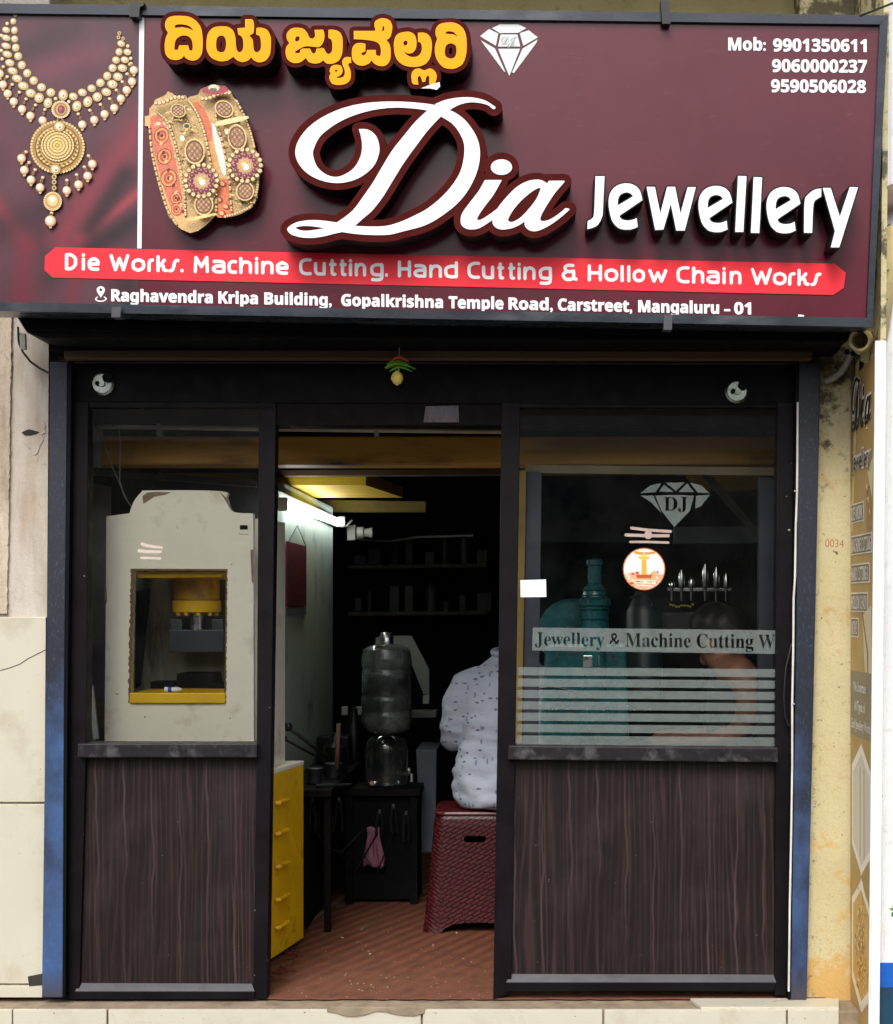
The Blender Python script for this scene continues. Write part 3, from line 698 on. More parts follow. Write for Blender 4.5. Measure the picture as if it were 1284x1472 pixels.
# necklace print
pn = Print(SP, 0.0016); K = 6.263
GOLD, GOLD2, IV, IV2, DKG = (206, 172, 112), (150, 112, 60), (226, 208, 172), (246, 238, 216), (88, 60, 34)
def stone(x, y, rx, ry, rot):
    pn.disc(x, y, rx * 1.16, ry * 1.16, rot, DKG); pn.disc(x, y, rx * 1.06, ry * 1.06, rot, GOLD); pn.disc(x, y, rx * 0.86, ry * 0.86, rot, (176, 150, 112)); pn.disc(x - 0.4, y - 0.5, rx * 0.72, ry * 0.72, rot, IV); pn.disc(x - rx * .2, y - ry * .25, rx * 0.36, ry * 0.36, rot, IV2); pn.disc(x + .6, y + .9, rx * 0.2, ry * 0.2, rot, (150, 118, 84))
def pearl(x, y, r=6.3, chain=None):
    if chain:
        cx, cy = chain; pn.stroke([(cx, cy), (x, y - r)], 1.3, DKG)
        pn.disc(cx, cy, 2.6, 2.2, 0, GOLD); pn.disc(cx - .5, cy - .5, 1.1, .9, 0, IV2); pn.disc((cx + x) / 2, (cy + y - r) / 2 + 1, 2.0, 2.6, 0, GOLD2); pn.disc((cx + x) / 2, (cy + y - r) / 2 + 1, 0.9, 1.3, 0, (70, 45, 45))
    pn.disc(x, y + r + 0.8, 2.2, 1.8, 0, GOLD); pn.disc(x, y, r, r, 0, (168, 128, 96)); pn.disc(x - .6, y - .7, r * .86, r * .86, 0, (214, 184, 150)); pn.disc(x - 1.3, y - 1.5, r * .58, r * .58, 0, (240, 222, 196)); pn.disc(x - 1.8, y - 2.1, r * .24, r * .24, 0, (255, 248, 236))
inner = [(120, 190, 25, 28), (130, 272, 28, 32), (132, 350, 30, 30), (142, 428, 32, 34), (164, 505, 34, 34), (197, 585, 34, 36), (245, 658, 34, 36), (304, 725, 36, 36), (374, 785, 38, 34), (458, 832, 38, 36), (660, 868, 38, 32), (742, 832, 38, 32), (826, 795, 36, 32), (904, 745, 36, 36), (966, 683, 34, 36), (1014, 612, 34, 34), (1045, 540, 34, 30), (1072, 466, 30, 32), (1092, 392, 34, 28)]
outer = [(55, 268, 34, 26), (55, 340, 40, 26), (55, 412, 42, 26), (66, 488, 42, 28), (88, 565, 40, 30), (114, 638, 44, 30), (154, 706, 44, 32), (210, 772, 46, 34), (276, 838, 44, 36), (352, 880, 40, 42), (432, 925, 36, 44), (692, 955, 38, 46), (790, 915, 38, 46), (876, 872, 40, 40), (958, 828, 42, 34), (1012, 757, 44, 36), (1062, 690, 42, 34), (1102, 612, 40, 32), (1124, 538, 36, 28), (1148, 468, 34, 28)]
for x, y, a, b in inner + outer: stone(x / K, y / K, a / K, b / K, 0.3)
for x, y in ((65, 212), (15, 320), (12, 455), (20, 530), (1152, 414), (1178, 525), (1170, 578), (502, 888), (620, 915)): pn.disc(x / K, y / K, 2.6, 2.6, 0, GOLD); pn.disc(x / K - .5, y / K - .6, 1.3, 1.3, 0, IV2)
for x, y in ((180, 105), (155, 108), (138, 135), (1075, 298), (1068, 335), (1108, 348)): pn.disc(x / K, y / K, 2.6, 2.8, 0, GOLD); pn.disc(x / K, y / K, 1.2, 1.4, 0, (90, 70, 70))
pearls = [(0, 665, 30, 600), (28, 762, 65, 690), (70, 843, 110, 760), (125, 915, 175, 830), (200, 983, 235, 890), (275, 1043, 320, 945), (385, 1085, 405, 985), (742, 1122, 705, 1025), (850, 1080, 810, 992), (943, 1028, 905, 940), (1030, 972, 988, 888), (1090, 888, 1048, 810), (1142, 812, 1102, 735), (1190, 735, 1145, 665), (1206, 632, 1180, 570)]
for x, y, cx, cy in pearls: pearl(x / K, y / K, 6.2, (cx / K, cy / K))
stone(568 / K, 855 / K, 40 / K, 48 / K, 0)
pn.stroke([(530 / K, 1060 / K), (500 / K, 1110 / K)], 3, GOLD2); pn.stroke([(550 / K, 1060 / K), (590 / K, 1115 / K)], 3, GOLD2)
cx, cy = 548 / K, 985 / K
pn.disc(cx, cy, 14, 13, 0, DKG); pn.disc(cx, cy, 13.2, 12.3, 0, GOLD)
for i in range(26):
    a = i * 2 * math.pi / 26; pn.disc(cx + 12.4 * math.cos(a), cy + 11.6 * math.sin(a), 1.2, 1.2, 0, IV)
pn.disc(cx, cy, 9.6, 9.6, 0, GOLD2); pn.disc(cx + .4, cy, 7.6, 7.8, 0, (196, 160, 112)); pn.disc(cx + .7, cy, 5.4, 6.2, 0, (132, 58, 66)); pn.disc(cx - .4, cy - 1, 2.6, 3.2, 0, (170, 96, 100))
cx, cy = 518 / K, 140 + 448 / K                                     # round pendant
pn.disc(cx, cy, 38, 37, 0, DKG); pn.disc(cx, cy, 36.5, 35.5, 0, (176, 136, 72)); pn.disc(cx, cy, 33, 32, 0, (104, 72, 38)); pn.disc(cx, cy - .5, 31.5, 30, 0, (196, 156, 86))
for r, n, s, c in ((37.5, 52, 2.1, (222, 190, 132)), (28.5, 30, 1.9, (226, 196, 130)), (26.5, 26, 1.4, (120, 84, 44))):
    for i in range(n):
        a = i * 2 * math.pi / n; pn.disc(cx + r * math.cos(a), cy + r * .97 * math.sin(a), s * 1.15, s * 1.15, 0, DKG, 8); pn.disc(cx + r * math.cos(a), cy + r * .97 * math.sin(a), s, s, 0, c, 8)
cy -= 2.5
for r, c in ((24.5, (120, 82, 42)), (23.5, (214, 176, 104)), (21.5, (128, 90, 44)), (20, (206, 166, 94)), (16.5, (112, 78, 38)), (15.5, (220, 182, 104)), (12, (130, 92, 42)), (11, (226, 188, 104)), (7.5, (140, 98, 44)), (6.5, (236, 198, 110)), (3.2, (110, 78, 40)), (1.8, (236, 208, 130))): pn.disc(cx, cy, r, r * .97, 0, c, 26)
for r, n in ((22.5, 34), (18.2, 28), (13.8, 24), (9.2, 16)):
    for i in range(n):
        a = i * 2 * math.pi / n; pn.disc(cx + r * math.cos(a), cy + r * .97 * math.sin(a), 1.25, 1.25, 0, (244, 222, 168), 7)
stone(535 / K, 140 + 262 / K, 7.5, 7, 0); stone(500 / K, 140 + 648 / K, 7, 6.6, 0)
for x, y, gx, gy in ((195, 548, 235, 490), (220, 655, 262, 585), (280, 742, 316, 650), (362, 812, 385, 720), (602, 838, 602, 745), (708, 785, 690, 695), (790, 708, 760, 625), (832, 600, 798, 525)): pearl(x / K, 140 + y / K, 6.4, (gx / K, 140 + gy / K))
pn.stroke([(490 / K, 140 + 700 / K), (486 / K, 140 + 850 / K)], 2, DKG)
for y in (715, 762, 815): pn.disc(488 / K, 140 + y / K, 3.4, 3.6, 0, GOLD); pn.disc(488 / K, 140 + y / K, 1.5, 1.8, 0, (70, 45, 40))
pn.disc(475 / K, 140 + 935 / K, 13.4, 14, 0, DKG); pn.disc(475 / K, 140 + 935 / K, 12.6, 13.2, 0, (206, 172, 116)); pn.disc(474 / K, 140 + 932 / K, 9.6, 10.6, 0, (186, 138, 80)); pn.disc(473 / K, 140 + 928 / K, 7.8, 8.4, 0, (232, 196, 140)); pn.disc(471 / K, 140 + 918 / K, 4.2, 4, 0, (255, 244, 222))
for i in range(30):
    a = i * 2 * math.pi / 30; pn.disc(475 / K + 12.4 * math.cos(a), 140 + 935 / K + 13 * math.sin(a), 1.0, 1.0, 0, (236, 212, 160), 7)
pearl(455 / K, 140 + 1112 / K, 8.2, (465 / K, 140 + 1040 / K))
pn.build('necklace_print', COLM, sb)

# bangles: a cut-out printed board standing off the panel
KB = 1165 / 190.0; BX, BY = 200, 110
bp = lambda x, y: (BX + x / KB, BY + y / KB)
sil = [(50, 350), (90, 340), (92, 280), (130, 240), (140, 205), (230, 165), (255, 130), (300, 150), (320, 175), (410, 165), (430, 195), (440, 180), (520, 160), (545, 110), (640, 70), (760, 85), (810, 130), (830, 180), (862, 210), (870, 255), (905, 300), (940, 360), (955, 420), (985, 480), (1015, 570), (1020, 640), (1055, 690), (1070, 770), (1055, 870), (1050, 1000), (1030, 1090), (990, 1160), (900, 1210), (820, 1235), (740, 1242), (670, 1225), (640, 1260), (590, 1310), (520, 1360), (450, 1380), (380, 1350), (320, 1310), (260, 1230), (215, 1110), (175, 980), (150, 860), (120, 760), (100, 640), (95, 540), (85, 440), (50, 435)]
silp = [bp(*p) for p in smooth(sil, 2)]
sflat('bangle_cutout', silp, 0.05, 0.05, EDGE)
pb = Print(SP, 0.0508)
pb.poly([bp(*p) for p in sil], (218, 184, 130))
def bpoly(pts, col): pb.poly([bp(*p) for p in smooth(pts, 3)], col)
def bdisc(x, y, rx, ry, rot, col): pb.disc(BX + x / KB, BY + y / KB, rx / KB, ry / KB, rot, col)
bpoly([(92, 340), (160, 330), (240, 400), (300, 560), (345, 740), (375, 900), (395, 1060), (400, 1200), (420, 1300), (330, 1310), (250, 1180), (190, 980), (140, 800), (105, 620), (90, 460)], (246, 190, 132))
bpoly([(105, 355), (165, 345), (225, 410), (280, 560), (325, 740), (355, 900), (380, 1060), (385, 1190), (330, 1230), (270, 1130), (210, 960), (160, 780), (120, 600), (100, 440)], (224, 124, 98))
for x, y, r in ((200, 520, 68), (225, 705, 66), (262, 895, 74), (325, 1070, 50), (330, 1170, 50)):
    bdisc(x, y, r, r * 1.12, .3, (120, 50, 40)); bdisc(x, y, r * .9, r, .3, (238, 158, 100)); bdisc(x, y, r * .62, r * .72, .3, (196, 86, 66)); bdisc(x + 4, y + 4, r * .36, r * .42, .3, (232, 150, 100)); bdisc(x, y, r * .2, r * .24, .3, (86, 34, 44))
for x, y in ((170, 415), (232, 412)): bdisc(x, y, 20, 14, 0, (255, 240, 235))
for k in range(12):
    t = k / 11.0; bdisc(150 + 240 * t, 420 + 760 * t + 60 * math.sin(t * 3), 13, 20, .5, (104, 44, 36) if k % 2 else (250, 196, 140))
bpoly([(455, 210), (520, 200), (580, 280), (625, 400), (660, 560), (690, 720), (700, 860), (690, 940), (640, 800), (600, 600), (560, 430), (500, 300)], (226, 168, 104))
bpoly([(480, 235), (530, 240), (590, 320), (640, 440), (640, 560), (600, 560), (560, 420), (510, 310)], (226, 120, 88))
bpoly([(640, 430), (665, 430), (715, 560), (755, 700), (768, 850), (740, 860), (700, 740), (665, 600)], (252, 246, 240))
bpoly([(680, 930), (770, 900), (800, 960), (810, 1100), (815, 1210), (740, 1242), (675, 1220), (680, 1060)], (232, 128, 84))
for x, y in ((740, 950), (710, 1090), (770, 1150), (735, 1210)): bdisc(x, y, 34, 28, .4, (150, 54, 40)); bdisc(x - 8, y - 6, 22, 18, .4, (252, 190, 130))
bpoly([(150, 290), (250, 250), (430, 220), (470, 260), (560, 450), (620, 650), (660, 850), (690, 1050), (680, 1180), (430, 1250), (400, 1100), (370, 880), (330, 690), (270, 500), (200, 370)], (210, 178, 124))
for k in range(70):
    t = random.random(); s = random.random()
    x = 200 + 240 * t + (260 + 20 * t) * s * 0.95; y = 300 + 900 * t - 60 * s
    bdisc(x, y, random.uniform(8, 22), random.uniform(8, 20), random.random() * 3, random.choice([(222, 196, 130), (168, 138, 78), (236, 214, 152), (140, 108, 60)]))
bpoly([(690, 230), (830, 200), (930, 350), (1000, 560), (1050, 760), (1040, 1000), (980, 1150), (830, 1200), (800, 1000), (770, 780), (720, 560), (680, 400)], (206, 172, 118))
for k in range(60):
    t = random.random(); s = random.random()
    x = 690 + 110 * t + (170 + 70 * t) * s; y = 260 + 880 * t
    bdisc(x, y, random.uniform(8, 20), random.uniform(8, 18), random.random() * 3, random.choice([(222, 196, 130), (160, 128, 74), (236, 214, 152), (130, 98, 56)]))
def beads(pts, n, rr):
    P = smooth(pts, 12, False)
    for i in range(n):
        x, y = P[int(i * (len(P) - 1) / (n - 1))]; bdisc(x, y, rr * 1.25, rr * 1.25, 0, (112, 74, 42)); bdisc(x - rr * .15, y - rr * .2, rr, rr, 0, (226, 190, 126)); bdisc(x - rr * .3, y - rr * .4, rr * .4, rr * .4, 0, (255, 242, 206))
beads([(165, 320), (250, 400), (310, 560), (352, 740), (380, 900), (402, 1060), (410, 1220)], 44, 11)
beads([(92, 440), (110, 640), (145, 820), (195, 1000), (255, 1180), (330, 1300)], 40, 10)
beads([(440, 215), (500, 300), (560, 440), (600, 600), (640, 800), (676, 930), (680, 1180)], 46, 11)
beads([(690, 250), (680, 380), (730, 560), (775, 780), (800, 960), (815, 1180)], 40, 10)
beads([(860, 215), (935, 360), (985, 500), (1015, 620)], 22, 10); beads([(1050, 880), (1040, 1000), (1000, 1130), (880, 1200), (760, 1235)], 24, 11)
for k in range(240):
    t = random.random(); s_ = random.random()
    if k % 2: x = 215 + 225 * t + 250 * s_; y = 300 + 880 * t - 60 * s_
    else: x = 700 + 105 * t + (160 + 70 * t) * s_; y = 270 + 860 * t
    c_ = random.choice([(238, 212, 150), (210, 178, 112), (128, 92, 50), (96, 66, 38), (250, 232, 180), (178, 142, 84)])
    for q_ in range(3): bdisc(x + q_ * 11, y + q_ * random.uniform(-5, 7), random.uniform(4, 10), random.uniform(3, 7), random.random() * 3, c_)
for x, y, rx, ry, ro in ((345, 300, 60, 50, .5), (490, 660, 78, 100, -.1), (570, 1130, 74, 82, 0), (750, 285, 76, 62, .6), (865, 535, 72, 100, -.15), (935, 1010, 70, 74, 0)):
    bdisc(x, y, rx * 1.18, ry * 1.18, ro, (232, 206, 142)); bdisc(x, y, rx, ry, ro, (112, 70, 52)); bdisc(x, y, rx * .84, ry * .84, ro, (166, 124, 92))
    for a in range(-2, 3):
        for b in range(-2, 3):
            if abs(a) + abs(b) < 4: bdisc(x + a * rx * .3, y + b * ry * .3, 7, 8, 0, (216, 184, 136) if (a + b) % 2 else (130, 84, 66))
for x, y, r in ((550, 920, 140), (935, 785, 140)):
    for i in range(18):
        a = i * 2 * math.pi / 18; bdisc(x + r * math.cos(a), y + r * math.sin(a), 23, 23, 0, (120, 82, 50)); bdisc(x + r * math.cos(a) - 3, y + r * math.sin(a) - 4, 17, 17, 0, (244, 222, 170))
    bdisc(x, y, r * .84, r * .84, 0, (206, 160, 120))
    for i in range(12):
        a = i * 2 * math.pi / 12; bdisc(x + r * .66 * math.cos(a), y + r * .66 * math.sin(a), 24, 24, 0, (122, 38, 66)); bdisc(x + r * .66 * math.cos(a) - 5, y + r * .66 * math.sin(a) - 5, 8, 8, 0, (206, 130, 150))
    bdisc(x, y, r * .42, r * .42, 0, (212, 176, 120)); bdisc(x - 12, y - 10, 26, 24, 0, (230, 220, 170)); bdisc(x + 8, y + 12, 28, 26, 0, (252, 248, 240))
for x0, y0, n in ((150, 235, 8), (560, 195, 8)):
    for i in range(n): bdisc(x0 + i * 34, y0 - i * 8 + 10 * math.sin(i), 20, 20, 0, (120, 80, 48)); bdisc(x0 + i * 34 - 3, y0 - i * 8 - 4 + 10 * math.sin(i), 15, 15, 0, (242, 216, 160))
bdisc(670, 120, 120, 40, -.05, (178, 66, 80)); bdisc(660, 100, 50, 30, 0, (236, 232, 210)); bdisc(655, 116, 34, 16, 0, (110, 110, 96))
bpoly([(690, 395), (930, 345), (945, 380), (690, 435)], (238, 232, 178)); bpoly([(430, 1250), (660, 1205), (664, 1225), (440, 1272)], (246, 226, 150))
bdisc(420, 435, 34, 26, 0, (206, 196, 120)); bdisc(420, 437, 24, 18, 0, (30, 84, 60)); bdisc(380, 545, 20, 24, 0, (255, 250, 250)); bdisc(772, 488, 16, 24, 0, (250, 240, 236))
m, nt, b_ = new_mat('granulated_gold_print'); a_ = ND(nt, 'Attribute'); a_.attribute_name = 'Col'
vo_ = ND(nt, 'TexVoronoi'); vo_.inputs['Scale'].default_value = 210; nt.links.new(coords(nt), vo_.inputs['Vector'])
c_ = mixc(nt, 0.55, a_.outputs[0], ramp(nt, vo_.outputs['Distance'], [(0.1, (1.12, 1.1, 1.06, 1)), (0.75, (0.5, 0.44, 0.38, 1))]), 'MULTIPLY')
c_ = mixc(nt, 0.35, c_, ramp(nt, noise(nt, coords(nt), 38, 4, 0.7), [(0.32, (0.62, 0.54, 0.46, 1)), (0.62, (1.1, 1.08, 1.04, 1))]), 'MULTIPLY')
nt.links.new(c_, b_.inputs['Base Color']); b_.inputs['Roughness'].default_value = 0.4
pb.build('bangle_print', m, sb)

# diamond emblem on the panel
KD = 1284 / 110.0; dp = lambda x, y: (680 + x / KD, 20 + y / KD)
facets = [[(320, 240), (450, 175), (765, 175), (895, 240), (760, 318), (450, 322)], [(120, 375), (270, 255), (425, 330), (385, 535)], [(935, 275), (1090, 395), (845, 535), (785, 325)], [(465, 345), (745, 345), (795, 548), (420, 548)], [(130, 440), (370, 580), (545, 975), (520, 965)], [(1085, 430), (1060, 490), (690, 990), (655, 985), (835, 580)], [(420, 585), (790, 585), (635, 985), (610, 1040), (585, 985)]]
me = fill_mesh('emblem', [[SP.uv(*dp(*p), 0.0012) for p in f] for f in facets], 0.0008); me.transform(SP.m @ Matrix.Translation((0, 0, 0.0012)))
link_mesh('diamond_emblem', me, plain('emblem_white', (0.66, 0.72, 0.72, 1), 0.4, 0, 0.05), sb)
x0, y0 = dp(475, 510); x1, y1 = dp(745, 510)
join('emblem_lettering', [text_px('DJ', 'script', 0.0, SP, x0, x1, y0, y1, 11, 0.0024)], plain('emblem_grey', (0.3, 0.33, 0.34, 1), 0.5), sb)

def zoomed(pts, ox, oy, k): return [(ox + p[0] / k, oy + p[1] / k) + tuple(p[2:]) for p in pts]
# -- upper lettering: yellow faces on dark brown backing
k1 = lambda pts: smooth(zoomed(pts, 220, 10, 7.133)); k2 = lambda pts: smooth(zoomed(pts, 400, 10, 7.133)); k3 = lambda pts: smooth(zoomed(pts, 540, 10, 7.133))
word1 = [('P', k1([(155, 265, 1), (128, 215), (125, 165), (150, 115), (210, 92), (290, 90), (370, 100), (440, 140), (490, 210), (508, 300), (510, 400), (500, 480), (460, 535), (400, 550), (345, 530), (318, 500, 1), (290, 530), (235, 545), (170, 530), (130, 480), (120, 400), (130, 320)])),
         ('P', k1([(700, 198), (620, 212), (565, 270), (548, 360), (555, 450), (600, 520), (680, 555), (760, 550), (825, 510, 1), (860, 545), (920, 565), (980, 545), (1005, 515, 1), (1040, 550), (1095, 568), (1160, 545), (1200, 480), (1210, 380), (1205, 300), (1170, 235), (1110, 212), (1062, 215, 1), (1060, 280), (1090, 295), (1105, 340), (1105, 430), (1065, 465), (1035, 440), (1028, 380), (1020, 330), (988, 295, 1), (1030, 265), (1037, 200), (1028, 140), (1010, 125, 1), (945, 125, 1), (945, 212, 1), (865, 218, 1), (875, 285, 1), (905, 300), (925, 345), (922, 430), (890, 465), (860, 440), (850, 380), (845, 310), (820, 240), (770, 205)])),
         ('C', k1([(222, 205), (240, 182), (300, 178), (370, 195), (422, 245, 1), (370, 222), (300, 207), (240, 214)])), ('C', k1([(220, 440, 1), (222, 380), (240, 330), (280, 300), (320, 292), (365, 302), (398, 340), (408, 400), (405, 445, 1), (375, 447, 1), (360, 393, 1), (270, 393, 1), (255, 440, 1)])),
         ('C', k1([(698, 292), (660, 315), (648, 370), (655, 440), (695, 465), (735, 450), (750, 390), (745, 330), (725, 300)]))]
word2 = [('P', k2([(115, 370, 1), (90, 330), (90, 270), (130, 225), (190, 212), (260, 225), (300, 270), (320, 312), (350, 325), (378, 300), (372, 235, 1), (460, 232, 1), (475, 280), (470, 340), (445, 390), (420, 410, 1), (470, 425, 1), (490, 465), (520, 482), (552, 450), (555, 380), (545, 335), (515, 320, 1), (515, 235, 1), (560, 232), (620, 250), (655, 300), (662, 380), (655, 480), (620, 550), (560, 580), (500, 580), (462, 545, 1), (430, 570), (370, 580), (310, 560), (285, 520, 1), (270, 535), (220, 570), (150, 572), (95, 535), (75, 470), (85, 410)])),
         ('C', k2([(195, 300), (175, 320), (178, 350), (200, 352), (220, 330), (215, 305)])), ('C', k2([(172, 462), (200, 440), (240, 418), (290, 402), (400, 411), (440, 412, 1), (440, 424, 1), (395, 426, 1), (380, 470), (355, 475), (335, 445), (325, 426, 1), (250, 426, 1), (228, 440), (222, 468), (195, 474)])),
         ('P', k2([(745, 515, 1), (690, 515), (660, 545), (660, 590), (680, 640), (682, 690), (660, 720), (610, 728), (600, 718, 1), (640, 700), (660, 660), (650, 610), (605, 592), (550, 605), (527, 650), (540, 680, 1), (525, 710), (530, 750), (560, 790), (630, 800), (700, 785), (740, 740), (745, 680), (735, 630), (718, 590), (735, 572), (750, 580, 1)])), ('C', k2([(595, 640), (582, 655), (595, 666), (608, 655)])),
         ('P', k2([(775, 245, 1), (985, 245, 1), (1000, 240, 1), (988, 200), (990, 155), (1025, 125), (1080, 115), (1140, 135), (1170, 190), (1165, 260), (1145, 315), (1110, 337, 1), (1145, 390), (1155, 470), (1145, 550), (1100, 600), (1040, 605), (985, 580), (958, 545, 1), (930, 580), (870, 602), (810, 590), (765, 545), (755, 470), (765, 410), (800, 375), (850, 368), (895, 378, 1), (895, 455, 1), (870, 465), (852, 480), (872, 497), (900, 480), (912, 440, 1), (1000, 440, 1), (1005, 490), (1030, 500), (1050, 495), (1052, 430), (1030, 375), (980, 350), (880, 335), (775, 330, 1)])), ('C', k2([(1058, 240), (1085, 240), (1088, 205), (1072, 198), (1070, 225)])),
         ('P', k3([(300, 255), (230, 275), (195, 330), (188, 410), (205, 510), (260, 580), (340, 612), (430, 612), (510, 585), (560, 520), (578, 420), (570, 330), (535, 280), (490, 262), (435, 265, 1), (435, 355, 1), (465, 370), (475, 420), (465, 470), (430, 505), (370, 512), (320, 490), (290, 455, 1), (330, 475), (380, 470), (415, 420), (420, 350), (400, 285), (350, 255)])), ('C', k3([(305, 345), (285, 365), (290, 390), (310, 395), (328, 375), (322, 350)])),
         ('P', k3([(440, 795, 1), (385, 790), (368, 740), (370, 680), (400, 640), (450, 630), (500, 650), (550, 630), (595, 645), (625, 690), (622, 750), (600, 795, 1), (550, 795, 1), (550, 720), (540, 705), (520, 720), (510, 768, 1), (480, 770, 1), (465, 720), (450, 705), (432, 730)])),
         ('P', k3([(632, 325, 1), (615, 280), (620, 220), (660, 175), (740, 158), (820, 165), (890, 210), (925, 280), (935, 370), (930, 480), (895, 580), (830, 625), (770, 635), (700, 620), (640, 560), (610, 480), (610, 400)])), ('C', k3([(715, 270), (740, 250), (800, 258), (850, 310, 1), (800, 282), (740, 276)])), ('C', k3([(770, 372), (725, 395), (710, 450), (720, 505), (770, 530), (815, 510), (830, 450), (820, 395)]))]
LD = 0.105
def raised(name, prims, grow, face, rim, depth=LD):
    g0, g1 = shape(prims, (0.0, grow))
    back = flat(name, g1, SP, depth - 0.004, depth - 0.004, EDGE, sb)
    flat('border', g1, SP, depth - 0.002, 0.0015, rim, back); flat('face', g0, SP, depth, 0.0015, face, back)
raised('raised_word', word1, 6.3, YELLOWL, BROWNB); raised('raised_word', word2, 6.3, YELLOWL, BROWNB)
sflat('torn_sticker', [(605, 127), (618, 122), (632, 118), (633, 124), (628, 129), (618, 127)], LD + 0.001, 0.001, PAPER)
# -- script word
z4 = lambda pts: smooth(zoomed(pts, 400, 120, 5.35)); z5 = lambda pts: smooth(zoomed(pts, 600, 120, 5.35)); O5 = 1070
script = [('P', z4([(620, 350, 1), (690, 355), (750, 400), (778, 480), (770, 560), (730, 640), (650, 710), (560, 750), (450, 766), (330, 745), (230, 695), (160, 620), (132, 540), (150, 450), (220, 350), (330, 265), (480, 195), (640, 155), (800, 140), (960, 140), (1100, 150), (1205, 165, 1), (1300, 205, 1), (1250, 230, 1), (1150, 208), (1050, 193), (900, 185), (750, 200), (620, 232), (500, 280), (400, 340), (320, 410), (278, 490), (268, 550), (300, 640), (370, 700), (450, 718), (530, 690), (590, 640), (630, 570), (645, 500), (640, 420)])),
          ('P', z4([(245 + O5, 205), (330 + O5, 250), (400 + O5, 320), (460 + O5, 420), (482 + O5, 520), (470 + O5, 640), (420 + O5, 770), (330 + O5, 900), (200 + O5, 1010), (60 + O5, 1090), (950, 1140), (850, 1163), (700, 1165), (580, 1155), (490, 1142, 1), (585, 1095, 1), (700, 1100), (830, 1095), (950, 1060), (1070, 1005), (80 + O5, 960), (180 + O5, 880), (270 + O5, 780), (330 + O5, 680), (358 + O5, 570), (360 + O5, 470), (330 + O5, 390), (270 + O5, 310), (185 + O5, 255, 1), (140 + O5, 200, 1)])),
          ('P', z4([(1205, 165, 1), (1145, 210), (1050, 300), (960, 410), (880, 510), (800, 640), (730, 760), (660, 860), (570, 980), (450, 1070, 1), (490, 1142, 1), (590, 1095, 1), (650, 1040), (720, 980), (800, 880), (880, 750), (960, 620), (1060, 480), (1160, 350), (1250, 255, 1), (1310, 205, 1)])),
          ('P', z5([(135, 160, 1), (220, 125), (330, 107), (430, 108), (520, 130), (580, 165), (602, 185), (585, 197), (540, 165), (470, 148), (400, 145), (320, 165), (245, 205, 1)])),
          ('P', z4([(460, 1070, 1), (350, 1055), (250, 1050), (150, 1065), (90, 1095), (70, 1125), (100, 1160), (170, 1182), (250, 1188), (340, 1178), (430, 1155), (500, 1140, 1), (560, 1100, 1)])),
          ('P', z5([(520, 742, 1), (470, 830), (400, 920), (345, 1000), (333, 1060), (350, 1100), (400, 1122), (470, 1115), (540, 1075), (620, 1020, 1), (612, 965, 1), (550, 1010), (490, 1047), (460, 1045), (480, 1000), (530, 930), (590, 850), (650, 742, 1)])),
          ('P', z5([(647 + 82 * math.cos(a * .5236), 643 + 60 * math.sin(a * .5236)) for a in range(12)])),
          ('P', z5([(1000, 768, 1), (940, 740), (850, 750), (760, 800), (680, 880), (610, 970), (580, 1050), (590, 1095), (640, 1122), (720, 1115), (790, 1085), (825, 1060, 1), (830, 1100), (870, 1132), (930, 1132), (1010, 1095), (1090, 1040), (1168, 972), (1160, 962), (1138, 960), (1110, 985), (1040, 1035), (980, 1058), (948, 1050), (955, 1010), (1000, 930), (1060, 840), (1130, 758), (1122, 748, 1), (1012, 748, 1)])),
          ('C', z5([(950, 805, 1), (925, 806), (870, 840), (800, 900), (740, 970), (700, 1040), (708, 1062), (740, 1062), (800, 1025), (870, 950), (920, 880)])), ('C', z4([(135, 1110), (180, 1097), (250, 1097), (360, 1112, 1), (250, 1130), (180, 1130)]))]
raised('raised_script', script, 9.8, ACRYL, BROWNB, 0.10)
# -- second word: separate channel letters
E1 = [(573, 352, 1), (370, 490, 1), (390, 520), (440, 532), (490, 525), (522, 510, 1), (532, 588, 1), (480, 608), (420, 612), (360, 595), (310, 540), (285, 460), (275, 370), (290, 290), (340, 230), (420, 205), (500, 220), (550, 270)]
E1H = [(355, 400, 1), (490, 320, 1), (470, 295), (430, 285), (385, 300), (360, 340)]
z6 = lambda pts, dx=0, dy=0: smooth([(830 + (p[0] + dx) / 6.114, 230 + (p[1] + dy) / 6.114) + tuple(p[2:]) for p in pts])
O7 = 1222.8
letters = [[('P', z6([(160, 142, 1), (240, 142, 1), (225, 440), (218, 500), (180, 570), (130, 597), (88, 607, 1), (92, 535, 1), (128, 515), (148, 460)]))],
           [('P', z6(E1)), ('C', z6(E1H))],
           [('P', z6([(608, 235, 1), (682, 235, 1), (730, 470, 1), (790, 235, 1), (860, 235, 1), (907, 470, 1), (970, 238, 1), (1042, 238, 1), (945, 620, 1), (870, 620, 1), (822, 385, 1), (757, 612, 1), (685, 615, 1)]))],
           [('P', z6(E1, 790, 22)), ('C', z6(E1H, 790, 22))],
           [('P', z6([(190, 140, 1), (265, 142, 1), (237, 632, 1), (165, 632, 1)], O7))], [('P', z6([(327, 150, 1), (402, 152, 1), (377, 642, 1), (303, 640, 1)], O7))],
           [('P', z6(E1, 1388, 32)), ('C', z6(E1H, 1388, 32))],
           [('P', z6([(770, 640, 1), (842, 640, 1), (850, 420), (865, 360), (920, 322, 1), (922, 250, 1), (860, 262), (800, 310), (775, 370)], O7))],
           [('P', z6([(935, 245, 1), (1005, 245, 1), (1085, 500, 1), (1172, 238, 1), (1245, 238, 1), (1080, 768, 1), (1005, 768, 1), (1042, 625, 1)], O7))]]
for l in letters: raised('raised_letter', l, 1.9, ACRYL, EDGE, 0.085)

